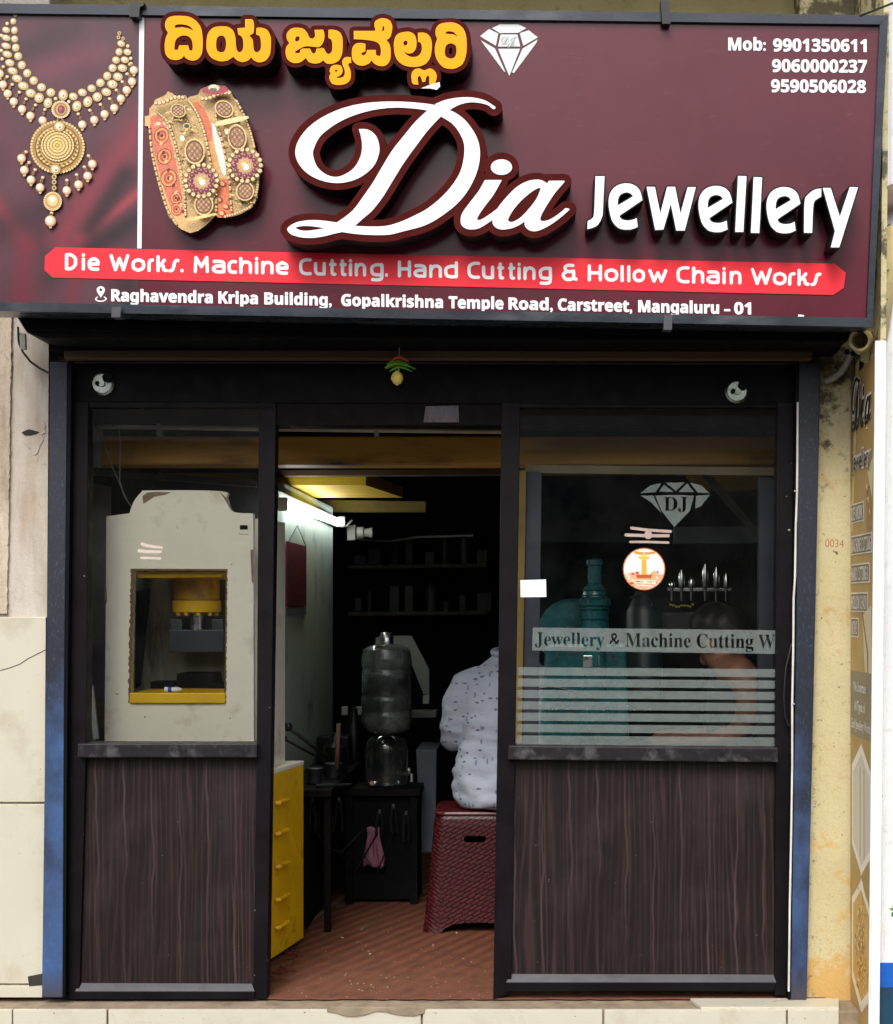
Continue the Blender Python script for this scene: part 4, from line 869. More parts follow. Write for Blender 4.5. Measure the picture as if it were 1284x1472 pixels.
# -- red strip and the printed lines
sflat('banner_strip', [(80, 355.5), (1200, 379), (1216, 392), (1213, 414), (1198, 424), (76, 399), (64, 388), (65, 368)], 0.0028, 0.001, BANNER)
XH = .75
G = {'D': [[(0, 0, 1), (0, 1, 1), (.5, 1), (.95, .75), (1, .5), (.95, .25), (.5, 0), (0, 0, 1)]], 'i': [[(.5, 0), (.5, .72)], [(.5, 1), (.5, 1.02)]],
     'e': [[(.05, .36, 1), (.96, .36, 1), (.92, .58), (.5, .75), (.08, .6), (0, .37), (.1, .1), (.5, 0), (.92, .0)]], 'W': [[(0, 1, 1), (.26, 0, 1), (.5, .8, 1), (.74, 0, 1), (1, 1, 1)]],
     'o': [[(.5, .75), (.1, .62), (0, .37), (.1, .12), (.5, 0), (.9, .12), (1, .37), (.9, .62), (.5, .75)]], 'r': [[(0, 0), (0, .35), (.25, .68), (1, .75)]],
     'k': [[(0, 0), (0, 1)], [(0, .3), (.3, .4), (.75, .75)], [(.4, .42), (.62, .32), (.72, .06), (1, 0)]], 's': [[(0, 0), (.3, .06), (.48, .3), (.6, .6), (.75, .73), (1, .75)]], '.': [[(.5, .02), (.5, .04)]],
     'M': [[(0, 0, 1), (.05, 1, 1), (.5, .35, 1), (.95, 1, 1), (1, 0, 1)]], 'a': [[(.05, .75), (.6, .75), (1, .62), (1, 0, 1), (.35, 0), (0, .12), (0, .3), (.35, .42), (1, .42)]],
     'c': [[(1, .75), (.45, .75), (.08, .62), (0, .37), (.08, .12), (.45, 0), (1, 0)]], 'h': [[(0, 0), (0, 1)], [(0, .42), (.25, .7), (.65, .75), (.95, .62), (1, .4), (1, 0)]],
     'n': [[(0, 0), (0, .75)], [(0, .42), (.25, .7), (.65, .75), (.95, .62), (1, .4), (1, 0)]], 'C': [[(1, 1), (.5, 1), (.1, .85), (0, .5), (.1, .15), (.5, 0), (1, 0)]],
     'u': [[(0, .75), (0, .3), (.1, .08), (.4, 0), (1, 0, 1), (1, .75, 1)]], 't': [[(.35, 1), (.35, .2), (.5, .02), (1, 0)], [(0, .72), (1, .72)]],
     'g': [[(1, .75, 1), (.45, .75), (.08, .62), (0, .4), (.1, .12), (.45, .03), (1, .03)], [(1, .75), (1, -.1), (.85, -.3), (.5, -.34), (.1, -.32)]], 'H': [[(0, 0), (0, 1)], [(1, 0), (1, 1)], [(0, .5), (1, .5)]],
     'd': [[(1, 1), (1, 0), ], [(1, .75), (.45, .75), (.08, .62), (0, .37), (.1, .1), (.45, 0), (1, 0)]], 'l': [[(.5, 0), (.5, 1)]], '&': [[(.75, 1), (.3, 1), (.12, .85), (.2, .62), (.4, .56), (.75, .56)], [(.3, .56), (.02, .42), (0, .2), (.2, 0), (.6, 0), (.8, .15), (.8, .6)], [(.8, .1), (1, 0)]], 'w': [[(0, .75, 1), (.26, 0, 1), (.5, .6, 1), (.74, 0, 1), (1, .75, 1)]]}
LINE = [('D', 93.4, 111), ('i', 117.5, 122.5), ('e', 126, 144), ('W', 157.6, 186), ('o', 189, 209), ('r', 212, 221.5), ('k', 225, 241.5), ('s', 242, 258), ('.', 259, 264.5), ('M', 278.5, 300.5), ('a', 305, 324), ('c', 327, 341), ('h', 344, 362.5), ('i', 366.5, 371.5), ('n', 375.5, 393.5), ('e', 396.5, 415.5), ('C', 430, 448.5), ('u', 451.5, 468.5), ('t', 473, 484), ('t', 488, 498.5), ('i', 501.5, 506.5), ('n', 510, 526.5), ('g', 532, 551.5), ('.', 553, 558.5),
        ('H', 572, 591), ('a', 595, 613), ('n', 617, 635.5), ('d', 638.5, 658.5), ('C', 672, 690.5), ('u', 693, 710.5), ('t', 715, 725), ('t', 730.5, 741), ('i', 744, 749), ('n', 752.5, 770), ('g', 774.5, 793.5), ('&', 808, 830.5), ('H', 845, 865.5), ('o', 869, 889), ('l', 892, 897), ('l', 901.5, 906.5), ('o', 909.5, 927.5), ('w', 932, 959.5), ('C', 972.5, 991.5), ('h', 995, 1012.5), ('a', 1016, 1034.5), ('i', 1038.5, 1043.5), ('n', 1049, 1066), ('W', 1079.5, 1110), ('o', 1111, 1131), ('r', 1133, 1144), ('k', 1146.5, 1164), ('s', 1165, 1181)]
sw = 4.7; run = []; last = None
def flush(run):
    lp = shape(run, (0.0,), 3, 0.1)[0]
    flat('banner_word', lp, SP, 0.004, 0.0008, WHITEP, sb)
for g, a, b in LINE:
    if last is not None and a - last > 9.5: flush(run); run = []
    last = b; base = 388.5 + (a - 93) * 0.0213
    for st in G[g]:
        pts = [(a + sw / 2 + p[0] * (b - a - sw), base - sw / 2 - p[1] * (24.5 - sw)) + tuple(p[2:]) for p in st]
        run.append(('S', smooth(pts, 4, False), sw))
flush(run)
words = [('Raghavendra', 160, 306), ('Kripa', 314, 371), ('Building,', 380, 477), ('Gopalkrishna', 490.5, 637), ('Temple', 645, 724), ('Road,', 731, 795), ('Carstreet,', 802, 909), ('Mangaluru', 917.5, 1034), ('-', 1041, 1050), ('01', 1055.5, 1080)]
yb = lambda x: 432.5 + (x - 160) * 0.0208
def printed(w, a, b, y0, y1, cap, grow):
    lp = shape([('E', text_loops(w, 'sans', 0.0, None, (a + grow, y0), (b - grow, y1), -cap))], (grow,), 4, 0.07)[0]
    flat('printed_word', lp, SP, 0.0014, 0.0006, WHITEP, sb)
for w, a, b in words: printed(w, a, b, yb(a), yb(b), 16.4, 0.55)
pin = shape([('P', smooth([(145, 428, 1), (139.5, 419), (140, 414), (145, 411.3), (150, 414), (150.5, 419)])), ('C', [(145 + 2.2 * math.cos(t), 416.5 + 2.2 * math.sin(t)) for t in np.arange(0, 6.2, .6)]), ('S', smooth([(140, 427), (137.5, 430), (141, 432.5), (145.5, 433), (150, 432), (153, 429.5), (150, 427)], 4, False), 1.6)], (0.0,), 4, 0.08)[0]
flat('location_pin', pin, SP, 0.0014, 0.0006, WHITEP, sb)
for w, a, b, y in (('Mob:', 1047, 1101, 72.0), ('9901350611', 1111.5, 1246, 73.3), ('9060000237', 1110, 1246.5, 103), ('9590506028', 1108.5, 1245, 132)): printed(w, a, b, y, y + (b - a) * 0.008, 17.6, 0.45)
sflat('scratch', [(1148, 452), (1156, 453), (1156, 455), (1147, 455)], 0.001, 0.0005, PAPER)

# ------------------------------------------------------------------ roller shutter with hood and guides
sh = thing('rolling_shutter', 'rolled up black shutter with blue scuffed guide rails framing the shopfront', 'shutter', (0, 0, 0))
MB().pp([(18, 446), (1232, 462), (1224, 486), (1205, 492), (62, 486), (38, 478)], -0.24, 0.105).build('hood', BLACK, sh, 0.006)
MB().pp([(30, 462), (300, 466), (300, 478), (40, 476)], -0.246, -0.241).build('hood_lip', FRAME, sh)
MB().pbox(70, 486, 1208, 503, -0.1, 0.1).build('curtain', BLACK, sh)
MB().pp([(92, 503), (1168, 505), (1168, 516), (92, 515)], -0.085, -0.04).build('bottom_bar', plain('brown_wood_bar', srgb(82, 62, 38), 0.6, 0, 0.3, 8, stretch=(0.3, 1, 1)), sh, 0.002)
def post(pts, inner):
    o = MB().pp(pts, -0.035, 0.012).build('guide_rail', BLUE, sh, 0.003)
    MB().pp(inner, -0.0355, 0.012).build('groove', BLACK, o)
    return o
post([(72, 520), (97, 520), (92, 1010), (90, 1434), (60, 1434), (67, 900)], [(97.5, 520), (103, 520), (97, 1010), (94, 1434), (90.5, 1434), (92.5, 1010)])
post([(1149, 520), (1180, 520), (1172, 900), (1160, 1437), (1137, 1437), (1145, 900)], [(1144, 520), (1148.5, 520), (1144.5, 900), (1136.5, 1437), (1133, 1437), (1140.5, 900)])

# ------------------------------------------------------------------ header over the shopfront
hd = thing('shopfront_header', 'near-black header board across the shopfront with two round metal locks', 'header board', (0, 0.05, 1.95))
MB().pp([(98, 518), (1148, 518), (1146, 583), (100, 578)], 0.0, 0.09).build('board', BLACK, hd, 0.003)
MB().pp([(98, 520), (1148, 522), (1148, 524), (98, 522)], -0.004, -0.001).build('edge_trim', DUST, hd)
MB().pp([(385, 574), (735, 578), (735, 612), (385, 612)], 0.005, 0.08).build('door_lintel', plain('dark_maroon_wood', (0.004, 0.0018, 0.0018, 1), 0.6, spec=0.12), hd, 0.003)
MB().pp([(612, 584), (659, 583), (660, 607), (609, 607)], -0.001, 0.004).build('closer_plate', plain('grimy_plate', srgb(92, 82, 88), 0.6, 0, 0.4, 30, stretch=(3, 1, 0.6), dirt=srgb(40, 34, 36), dscale=25), hd)
for x, y in ((148, 552), (1059, 563)):
    c = W(x, y, -0.002); r = 17 * sc(0)
    mb = MB(); mb.lathe(c, [(r, 0), (r, -0.006), (r * .86, -0.012), (r * .8, -0.009), (r * .3, -0.009), (r * .26, -0.016), (r * .01, -0.016)], 28, 'Y'); lk = mb.build('round_lock', plain('lock_metal', (0.30, 0.32, 0.29, 1), 0.3, 1.0, 0.5, 30), hd)
    sx = 1 if x < 500 else 1
    MB().lathe(c + Vector((r * .5 * sx, -0.0165, r * .5)), [(r * .42, 0.012), (r * .42, 0)], 18, 'Y').build('notch', BLACK, lk)
    MB().lathe(c + Vector((-r * .35, -0.0165, 0)), [(r * .2, 0.006), (r * .2, 0)], 14, 'Y').build('keyhole', BLACK, lk)

# ------------------------------------------------------------------ glazed partitions
def partition(label, fl, fr, glass, ledge, panel, rail):
    p = thing('glazed_partition', label, 'partition', (W((glass[0] + glass[2]) / 2, 1437, 0).x, 0.02, 0))
    for f in (fl, fr): MB().pp(f, -0.004, 0.055).build('frame_post', FRAME, p, 0.003)
    MB().pp([(glass[0] - 4, 578), (glass[2] + 4, 578), (glass[2] + 4, 586), (glass[0] - 4, 586)], 0.002, 0.05).build('top_rail', FRAME, p, 0.002)
    o = MB().pp(ledge, -0.032, 0.05).build('ledge', LEDGE, p, 0.004)
    MB().pp(panel, 0.012, 0.03).build('wood_panel', WOOD, p)
    o2 = MB().pp(rail, -0.012, 0.028).build('bottom_rail', FRAME, p, 0.003)
    x0, x1, y0 = rail[0][0], rail[1][0], rail[0][1]
    mb = MB(); a = W(x0 + 6, y0 - 12, 0.0095); b = W(x1 - 4, y0 - 11, 0.0095); c = W(x1, y0, -0.011); d = W(x0, y0, -0.011)
    mb.hexa([a, b, c, d], [v - Vector((0, -0.001, 0.004)) for v in (a, b, c, d)]); mb.build('bevel_strip', DUST, o2)
    g = MB(); g.face([W(x, y, 0.018) for x, y in ((glass[0], glass[3]), (glass[2], glass[3]), (glass[2], 582), (glass[0], 582))])
    return p, g.build('glass', GLASS, p)
pl, gl = partition('left glazed partition with clear window over dark wood panel', [(104, 578), (127, 578), (124, 1062), (114, 1437), (95, 1437), (99, 1000)], [(372, 578), (397, 578), (391, 1000), (384, 1437), (364, 1437), (369, 1062)],
                   (123, 0, 374, 1070), [(112, 1069), (370, 1069), (369, 1089), (111, 1089)], [(112, 1089), (371, 1089), (368, 1428), (110, 1428)], [(108, 1425), (366, 1425), (366, 1437), (107, 1437)])
pr_, gr_ = partition('right glazed partition with frosted lettering and stripes over dark wood panel', [(721, 578), (748, 578), (741, 1062), (735, 1428), (709, 1437), (716, 1000)], [(1118, 578), (1144, 578), (1140, 1000), (1133, 1432), (1114, 1432), (1115, 1062)],
                     (742, 0, 1120, 1074), [(731, 1072), (1119, 1075), (1119, 1096), (730, 1092)], [(733, 1092), (1120, 1095), (1117, 1426), (731, 1424)], [(728, 1412), (1116, 1412), (1114, 1424), (726, 1426)])
GP = Plane((0, 0.0175, 1.2), (1, 0, 0), (0, 0, 1))
# frosted decals: stripes, a band with the lettering cut out of it, a faceted emblem
mb = []
for i in range(7):
    y = 959 + i * 16.35; h = 11.5 if i < 6 else 15
    mb.append([(744 - i * .4, y), (1116, y + 3), (1116, y + 3 + h), (744 - i * .4, y + h)])
uvs = [[GP.uv(x, y, 0) for x, y in l] for l in mb]
me = fill_mesh('x', uvs, 0.0); me.transform(GP.m); link_mesh('frosted_stripe', me, FROST, pr_)
# the band minus its letters: the letter outlines go into the same filled curve as holes
band = [GP.uv(x, y, 0) for x, y in ((766, 902), (1115, 906), (1115, 940), (765, 935))]
cap = abs(GP.uv(770, 927)[1] - GP.uv(770, 907.5)[1])
lo = text_loops('Jewellery & Machine Cutting W', 'serif', 0.0, GP, GP.uv(769, 928), GP.uv(1114, 932), cap)
me = fill_mesh('x', [band] + lo, 0.0); me.transform(GP.m); link_mesh('frosted_lettering_band', me, FROST, pr_)
kd = 430 / 1284.0; q = lambda x, y: GP.uv(720 + x * kd, 560 + y * kd)
fac = [[(600, 445), (640, 412), (690, 402), (665, 440)], [(680, 438), (700, 408), (742, 440)], [(708, 400), (790, 398), (752, 436)], [(800, 402), (830, 440), (762, 440)], [(812, 400), (860, 410), (896, 445), (845, 442)], [(600, 455), (655, 455), (690, 530), (640, 480)], [(662, 455), (745, 452), (830, 455), (812, 520), (745, 590), (690, 520)], [(838, 455), (898, 452), (860, 500), (835, 512)]]
dl = [[q(*p) for p in f] for f in fac]; c0 = q(698, 528); c1 = q(800, 528)
dj = text_loops('DJ', 'serif', 0.01, GP, q(700, 520), q(802, 518), abs(q(0, 520)[1] - q(0, 462)[1]))
me = fill_mesh('x', dl + dj, 0.0); me.transform(GP.m); link_mesh('frosted_emblem', me, FROST, pr_)
def glass_flat(name, loops, mat, parent, off=0.0, depth=0.0):
    me = fill_mesh('x', [[GP.uv(x, y, off) for x, y in l] for l in loops], depth); me.transform(GP.m @ Matrix.Translation((0, 0, off + depth / 2))); return link_mesh(name, me, mat, parent)
def tilak(cx, cy, w, dot, parent):
    prims = [('S', smooth([(cx - w * .75, cy - 10), (cx, cy - 7), (cx + w, cy - 5)], 4, False), 4.2), ('S', smooth([(cx - w, cy), (cx - .1 * w, cy + 1), (cx + w * .9, cy + 1)], 4, False), 4.6), ('S', smooth([(cx - w * .8, cy + 10), (cx, cy + 10), (cx + w * .9, cy + 11)], 4, False), 3.4)]
    if dot: prims.append(('P', [(cx + 6 * math.cos(t), cy + 6 * math.sin(t)) for t in np.arange(0, 6.2, .5)]))
    glass_flat('paste_mark', shape(prims, (0.0,), 3, .12)[0], PASTE, parent)
tilak(932, 769, 32, True, pr_); tilak(216, 792, 16, False, pl)
glass_flat('paper_note', [[(748, 834), (785, 833), (785.5, 858), (748.5, 858.5)]], PAPER, pr_, 0.0005, 0.0006)
# round printed sticker
ps = Print(GP, 0.0006)
def sdisc(x, y, r, c): ps.disc(x, y, r, r, 0, c, 28)
sdisc(926, 818, 30.5, (196, 120, 60)); sdisc(926, 818, 29, (222, 226, 230))
ps.poly([(899, 826), (910, 822), (925, 828), (940, 824), (954, 826), (950, 834), (941, 842), (926, 847), (911, 843), (902, 836)], (222, 168, 132))
for i in range(34):
    x = 902 + random.random() * 48; y = 822 + random.random() * 19
    if (x - 926) ** 2 + (y - 818) ** 2 < 730: ps.disc(x, y, random.uniform(1, 3.4), random.uniform(.8, 2), random.random(), random.choice([(196, 70, 50), (240, 200, 150), (220, 160, 70), (250, 236, 220)]), 8)
ps.poly([(923, 796), (929, 796), (930, 826), (922, 826)], (222, 176, 70)); ps.poly([(912, 792), (925, 794), (942, 793), (942, 796), (925, 798), (912, 796)], (206, 156, 60)); ps.poly([(917, 800), (935, 800), (932, 804), (920, 804)], (230, 190, 90)); ps.disc(926, 800, 3, 5, 0, (236, 200, 90)); ps.poly([(914, 826), (938, 826), (936, 831), (916, 831)], (190, 90, 50))
for k in range(3): ps.stroke([(908 + k * 3, 834 + k * 3.6), (944 - k * 3, 835 + k * 3.6)], 1.3, (244, 232, 220))
ps.build('round_sticker', COLM, pr_)

# ------------------------------------------------------------------ hanging lemon-and-chilli charm
ch = thing('lemon_chilli_charm', 'lemon and green chillies strung on a thread hanging above the doorway', 'charm', W(574, 552, -0.12))
ym = -0.12
mb = MB(); mb.tube([W(575, 468, ym), W(574, 508, ym), W(573, 552, ym)], 0.0014, 6); mb.build('thread', plain('pale_thread', srgb(200, 195, 185), 0.8), ch)
mb = MB(); c = W(571, 543, ym); mb.lathe(c, [(.0015, -.024), (.005, -.0215), (.012, -.017), (.018, -.006), (.0185, .003), (.014, .013), (.006, .019), (.003, .022)], 20)
mb.build('lemon', plain('lemon_peel', srgb(232, 206, 96), 0.45, 0, 0.12, 60, 0.2), ch)
GRN = plain('green_chilli', srgb(88, 150, 30), 0.3, 0, 0.25, 20); RDC = plain('red_chilli', srgb(190, 70, 30), 0.3)
for i, (x0, y0, x1, y1, x2, y2, m) in enumerate([(553, 529, 568, 522, 590, 527, GRN), (556, 524, 572, 518, 596, 531, GRN), (554, 530, 574, 524, 598, 530, GRN), (562, 520, 574, 513, 588, 521, RDC), (560, 534, 575, 527, 592, 534, GRN), (566, 512, 574, 516, 580, 510, RDC)]):
    dy = (i % 3 - 1) * 0.012
    mb = MB(); mb.tube([W(x0, y0, ym + dy), W((x0 + x1) / 2, (y0 + y1) / 2 - 1, ym + dy), W(x1, y1, ym + dy), W((x1 + x2) / 2, (y1 + y2) / 2 - 1, ym + dy), W(x2, y2, ym + dy)], [.0015, .0042, .005, .0035, .001], 8); mb.build('chilli', m, ch)

# ------------------------------------------------------------------ cables, pipes, bits on the front
mb = MB(); mb.tube([W(*p) for p in ((26, 470, -.10), (27, 492, -.08), (33, 506, -.05), (44, 520, -.03), (58, 530, -.02), (72, 537, -.02))], 0.0035, 7)
cb = thing('loose_cable', 'black cable with grey connector sagging from the hood at the left wall', 'cable', W(40, 537, -.05)); mb.build('cable', BLKPL, cb)
MB().pp([(28, 478), (36, 479), (37, 502), (29, 502)], -0.09, -0.075).build('connector', GREYP, cb, 0.002)
wc = thing('white_cable', 'thin white cable running down beside the right blue guide rail', 'cable', W(1135, 1430, -0.02))
mb = MB(); mb.tube([W(*p) for p in ((1147, 578, -.04), (1146.5, 640, -.04), (1146, 705, -.041), (1144, 760, -.04), (1143, 830, -.041), (1141, 860, -.04), (1140.5, 930, -.04), (1139, 1010, -.04), (1139, 1100, -.04), (1137.5, 1200, -.04), (1135.5, 1300, -.04), (1134, 1425, -.04))], 0.0034, 7); mb.build('cable', plain('white_pvc', (0.72, 0.7, 0.66, 1), 0.5), wc)
for x, y in ((1143, 706), (1134.5, 762), (1141, 1012)): MB().ball(W(x, y, -.045), .004, n=8).build('clip', GREYP, wc)
hl = thing('dark_cable_loop', 'slack black cable loop against right frame post of window', 'cable', W(1130, 1048, -.03))
mb = MB(); mb.tube([W(*p) for p in ((1138, 925, -.03), (1130, 960, -.035), (1127, 1000, -.035), (1129, 1030, -.03), (1134, 1043, -.028), (1138, 1040, -.03))], 0.0028, 6); mb.build('cable', BLKPL, hl)
pp = thing('open_drain_pipe', 'cream open-ended pipe stub below the sign at right corner', 'pipe', W(1238, 505, -.2))
c = W(1236, 489, -.26); ax = (Vector((-.42, -1, -.15))).normalized(); u = ax.orthogonal().normalized(); v = ax.cross(u)
CREAMPVC = plain('cream_pvc', srgb(205, 186, 140), 0.5, 0, 0.2, dirt=srgb(120, 96, 62))
mb = MB(); r = .0335
mb.skin([mb.ring(c - ax * .2, u, v, r, 22), mb.ring(c, u, v, r, 22), mb.ring(c + ax * .002, u, v, r * .96, 22), mb.ring(c + ax * .001, u, v, r * .74, 22), mb.ring(c - ax * .15, u, v, r * .7, 22)]); mb.build('pipe', CREAMPVC, pp)
mb = MB(); mb.lathe(c - ax * .11, [(r * 1.22, -.02), (r * 1.22, .02)], 20, 'Y'); mb.build('socket_collar', CREAMPVC, pp)
MB().ball(c - ax * .147, .022, n=10).build('pipe_bore', BLACK, pp)
el = thing('conduit_bend', 'pale curved conduit bending from pipe into the corner by the dark header', 'conduit', W(1200, 555, -.03))
mb = MB(); mb.tube([W(*p) for p in ((1186, 548, .0), (1197, 544, -.01), (1208, 536, -.02), (1218, 522, -.03), (1224, 506, -.05))], 0.011, 10); mb.build('conduit', GREYP, el)
for x, y in ((1218, 506), (1226, 508)): MB().ball(W(x, y, -.06), .009, n=10).build('screw_cap', BLACK, el)
st = thing('plastered_column', 'cracked plastered round downpipe with broken bulge beside the sign', 'downpipe', (W(1268, 480, -.2).x, -.24, 1.95))
GNARL = plain('cracked_plaster_pipe', srgb(186, 172, 126), 0.9, 0, 0.25, 9, 0.5, dirt=srgb(96, 84, 60), dscale=9)
mb = MB(); pts = [W(*p) for p in ((1252, 520, -.16), (1262, 470, -.2), (1269, 420, -.22), (1275, 375, -.22), (1280, 330, -.2))]
mb.tube(pts, [.034, .035, .034, .036, .03], 14); mb.build('pipe', GNARL, st)
mb = MB(); pts = [W(1256, 308, -.22), W(1268, 296, -.22), W(1282, 284, -.22), W(1300, 276, -.22)]; mb.tube(pts, [.024, .034, .038, .034], 14)
o = mb.build('broken_bulge', plain('weathered_grey_stump', srgb(128, 112, 96), 0.9, 0, 0.35, 9, 0.6, stretch=(1, 1, 3)), st)
mb = MB()
for k, (x, y) in enumerate(((1254, 345), (1257, 352), (1251, 362), (1258, 370))): mb.ball(W(x, y, -.2 + .02 * (k % 2)), .022, .018, .02, 8)
mb.build('mortar_lump', plain('mortar', srgb(170, 160, 130), 0.95, 0, 0.3, 12, 0.5), st)
for x, y, a, b in ((1262, 392, 1278, 388), (1258, 436, 1276, 430), (1263, 330, 1280, 322)):
    MB().tube([W(x, y, -.262), W((x + a) / 2, (y + b) / 2 + 2, -.268), W(a, b, -.262)], .0022, 5).build('crack', plain('crack', (0.06, 0.055, 0.05, 1)), st)
mb = MB(); mb.tube([W(1236, 23, -.5), W(1252, 17, -.5), W(1290, 2, -.5)], .003, 6); solo(mb.build('sign_wire', BLKPL), 'thin black wire stretched from top right corner of the sign', 'wire')
lt = MB().pp([(993, 1432), (1207, 1435), (1206, 1449), (1006, 1449)], -0.06, -0.0599)
lt = MB(); a = [Vector((W(x, 1437, Y).x, Y, 0)) for x, Y in ((1008, -.108), (1206, -.108), (1206, -.012), (992, -.012))]
lt.hexa([v + Vector((0, 0, .008)) for v in a], [v + Vector((0, 0, -.004)) for v in a]); solo(lt.build('loose_tile', TILE, None, 0.002), 'loose cream tile lying on the doorstep below right panel', 'tile')
num = text_uv('0034', 'plain', 0.0, Plane((0, 0.0115, 0), (1, 0, 0), (0, 0, 1)), (W(1186, 0, .0115).x, W(0, 786, .0115).z), (W(1213, 0, .0115).x, W(0, 787, .0115).z), 11 * sc(0), 0.0)
join('painted_number', [num], REDP, bld)

# ------------------------------------------------------------------ advert board on the side return
ab = thing('advert_board', 'tall golden advert board with hexagon pictures on the side return', 'advert board', (XR - .01, -.15, 0.0))
def edgeY(z): return -0.235 - (z + .36) / 3.46 * 0.135
zt_ = W(1270, 505, -.35).z; zb_ = -0.355
AP = Plane((XR - 0.012, 0, 0), (0, -1, 0), (0, 0, 1))     # u grows towards the street
GOLDB = plain('gold_vinyl', srgb(178, 146, 88), 0.45, 0, 0.12, 3)
mb = MB(); pts = [(0.004, zb_), (-edgeY(zb_), zb_), (-edgeY(zt_), zt_), (0.004, zt_ - .03)]
mb.hexa([AP.at(u, v, 0) for u, v in pts], [AP.at(u, v, -0.012) for u, v in pts]); mb.build('board', GOLDB, ab)
apr = Print(AP, 0.0006)
def apoly(pts, col):
    o = apr.off + apr.k * 0.00001; apr.k += 1; b = len(apr.v)
    for u, v in pts: apr.v.append(AP.at(u, v, o))
    apr.f.append(list(range(b, b + len(pts)))); apr.c.append(srgb(*col))
UW = 0.29
zpx = lambda y, Y=-.17: HC - (y - VY) * sc(Y)
apoly([(.005, zpx(520)), (.05, zpx(515)), (.02, zpx(690)), (.005, zpx(680))], (120, 92, 50)); apoly([(.07, zpx(515)), (.12, zpx(510)), (.03, zpx(760)), (.012, zpx(760))], (214, 186, 126))
apoly([(.2, zpx(700)), (.285, zpx(700)), (.26, zpx(790)), (.21, zpx(760))], (140, 96, 52)); apoly([(.22, zpx(680)), (.3, zpx(660)), (.28, zpx(720))], (226, 206, 160))
for i in range(7): apoly([(.2 + .01 * i, zpx(700 + 9 * i)), (.225 + .006 * i, zpx(697 + 9 * i)), (.22 + .008 * i, zpx(708 + 9 * i))], (96, 62, 36) if i % 2 else (232, 206, 160))
apoly([(.004, zpx(967)), (UW - .012, zpx(967)), (UW - .016, zpx(1062)), (.004, zpx(1062))], (112, 100, 84))
apoly([(.16, zpx(885)), (.27, zpx(870)), (.275, zpx(966)), (.19, zpx(966))], (206, 190, 160)); apoly([(.15, zpx(880)), (.165, zpx(880)), (.235, zpx(938)), (.235, zpx(966)), (.22, zpx(966)), (.218, zpx(940))], (96, 82, 62))
def hexagon(yc, hh, fill, rim):
    u = UW / 2; hw = UW * .42
    for s, c in ((1, rim), (.86, fill)): apoly([(u, zpx(yc - hh * s)), (u + hw * s, zpx(yc - hh * .62 * s)), (u + hw * s, zpx(yc + hh * .62 * s)), (u, zpx(yc + hh * s)), (u - hw * s, zpx(yc + hh * .62 * s)), (u - hw * s, zpx(yc - hh * .62 * s))], c)
hexagon(1166, 96, (196, 190, 182), (232, 226, 214)); hexagon(1362, 98, (190, 146, 76), (236, 226, 204))
apoly([(.004, zpx(1200)), (.15, zpx(1262)), (.004, zpx(1330))], (168, 132, 74)); apoly([(UW - .02, zpx(1200)), (.15, zpx(1262)), (UW - .02, zpx(1330))], (150, 116, 64))
hexagon(1166, 94, (204, 199, 192), (236, 230, 220)); hexagon(1362, 94, (196, 152, 82), (238, 230, 208))
for u in (.1, .125, .15, .175): apoly([(u, zpx(1105)), (u + .01, zpx(1105)), (u + .012, zpx(1235)), (u + .002, zpx(1235))], (150, 132, 104) if int(u * 1000) % 2 else (226, 220, 206))
for i in range(150):
    u = UW / 2 + random.gauss(0, .03); y = 1362 + random.gauss(0, 34)
    if abs(u - UW / 2) < .09: s = random.uniform(.004, .011); apoly([(u - s, zpx(y)), (u, zpx(y - 3)), (u + s, zpx(y)), (u, zpx(y + 3))], random.choice([(232, 190, 104), (150, 100, 40), (244, 216, 150), (176, 124, 54)]))
apr.build('board_print', COLM, ab)
DKT = plain('black_print', (0.01, 0.01, 0.011, 1), 0.5); GRYT = plain('grey_print', srgb(186, 182, 172), 0.5); TXW = plain('pale_print', srgb(232, 228, 220), 0.5)
def atext(name, items, mat, lift):
    for t, stl, off, u0, u1, z, cap in items: link_mesh(name, text_uv(t, stl, off, AP, (u0, z), (u1, z), cap, lift), mat, ab)
zd = zpx(612)
atext('word_outline', [('Dia', 'script', .05, .022, UW - .012, zd, .165), ('Jewellery', 'sans', .05, .03, UW - .018, zpx(672), .06)], TXW, .0026)
atext('board_word', [('Dia', 'script', .012, .025, UW - .015, zd, .16), ('Jewellery', 'plain', 0, .033, UW - .022, zpx(671), .056)], DKT, .0032)
rows = [('DIE WORK', .17, 745), ('MACHINE CUTTING', .27, 792), ('HAND CUTTING &', .24, 834), ('HOLLOW CHAIN', .22, 876), ('WORKS', .1, 913)]
me_ = []
for t, u1, y in rows:
    z = zpx(y); p = [(.016, z - .008), (u1 + .01, z - .008), (u1 + .01, z + .052), (.016, z + .052)]
    k = MB(); k.hexa([AP.at(u, v, .0016) for u, v in p], [AP.at(u, v, .001) for u, v in p]); me_.append(k.mesh('x'))
for k_ in me_: link_mesh('list_plate', k_, TXW, ab)
me_ = []
for t, u1, y in rows:
    z = zpx(y); p = [(.020, z - .004), (u1 + .006, z - .004), (u1 + .006, z + .048), (.020, z + .048)]
    k = MB(); k.hexa([AP.at(u, v, .0020) for u, v in p], [AP.at(u, v, .0012) for u, v in p]); me_.append(k.mesh('x'))
for k_ in me_: link_mesh('list_plate_fill', k_, plain('khaki_print', srgb(120, 106, 84), 0.5), ab)
atext('list_line', [(t, 'sans', 0, .024, u1, zpx(y), .042) for t, u1, y in rows], TXW, .0028)
atext('band_line', [('We Undertake', 'plain', .012, .05, .21, zpx(996), .03), ('All Types of', 'plain', .012, .06, .2, zpx(1024), .03), ('Gold Jewellery Works', 'plain', .012, .02, .265, zpx(1051), .03)], TXW, .0024)
zA, zB = zpx(488, -.35), -.36
mb = MB(); yA, yB = edgeY(zA), edgeY(zB)
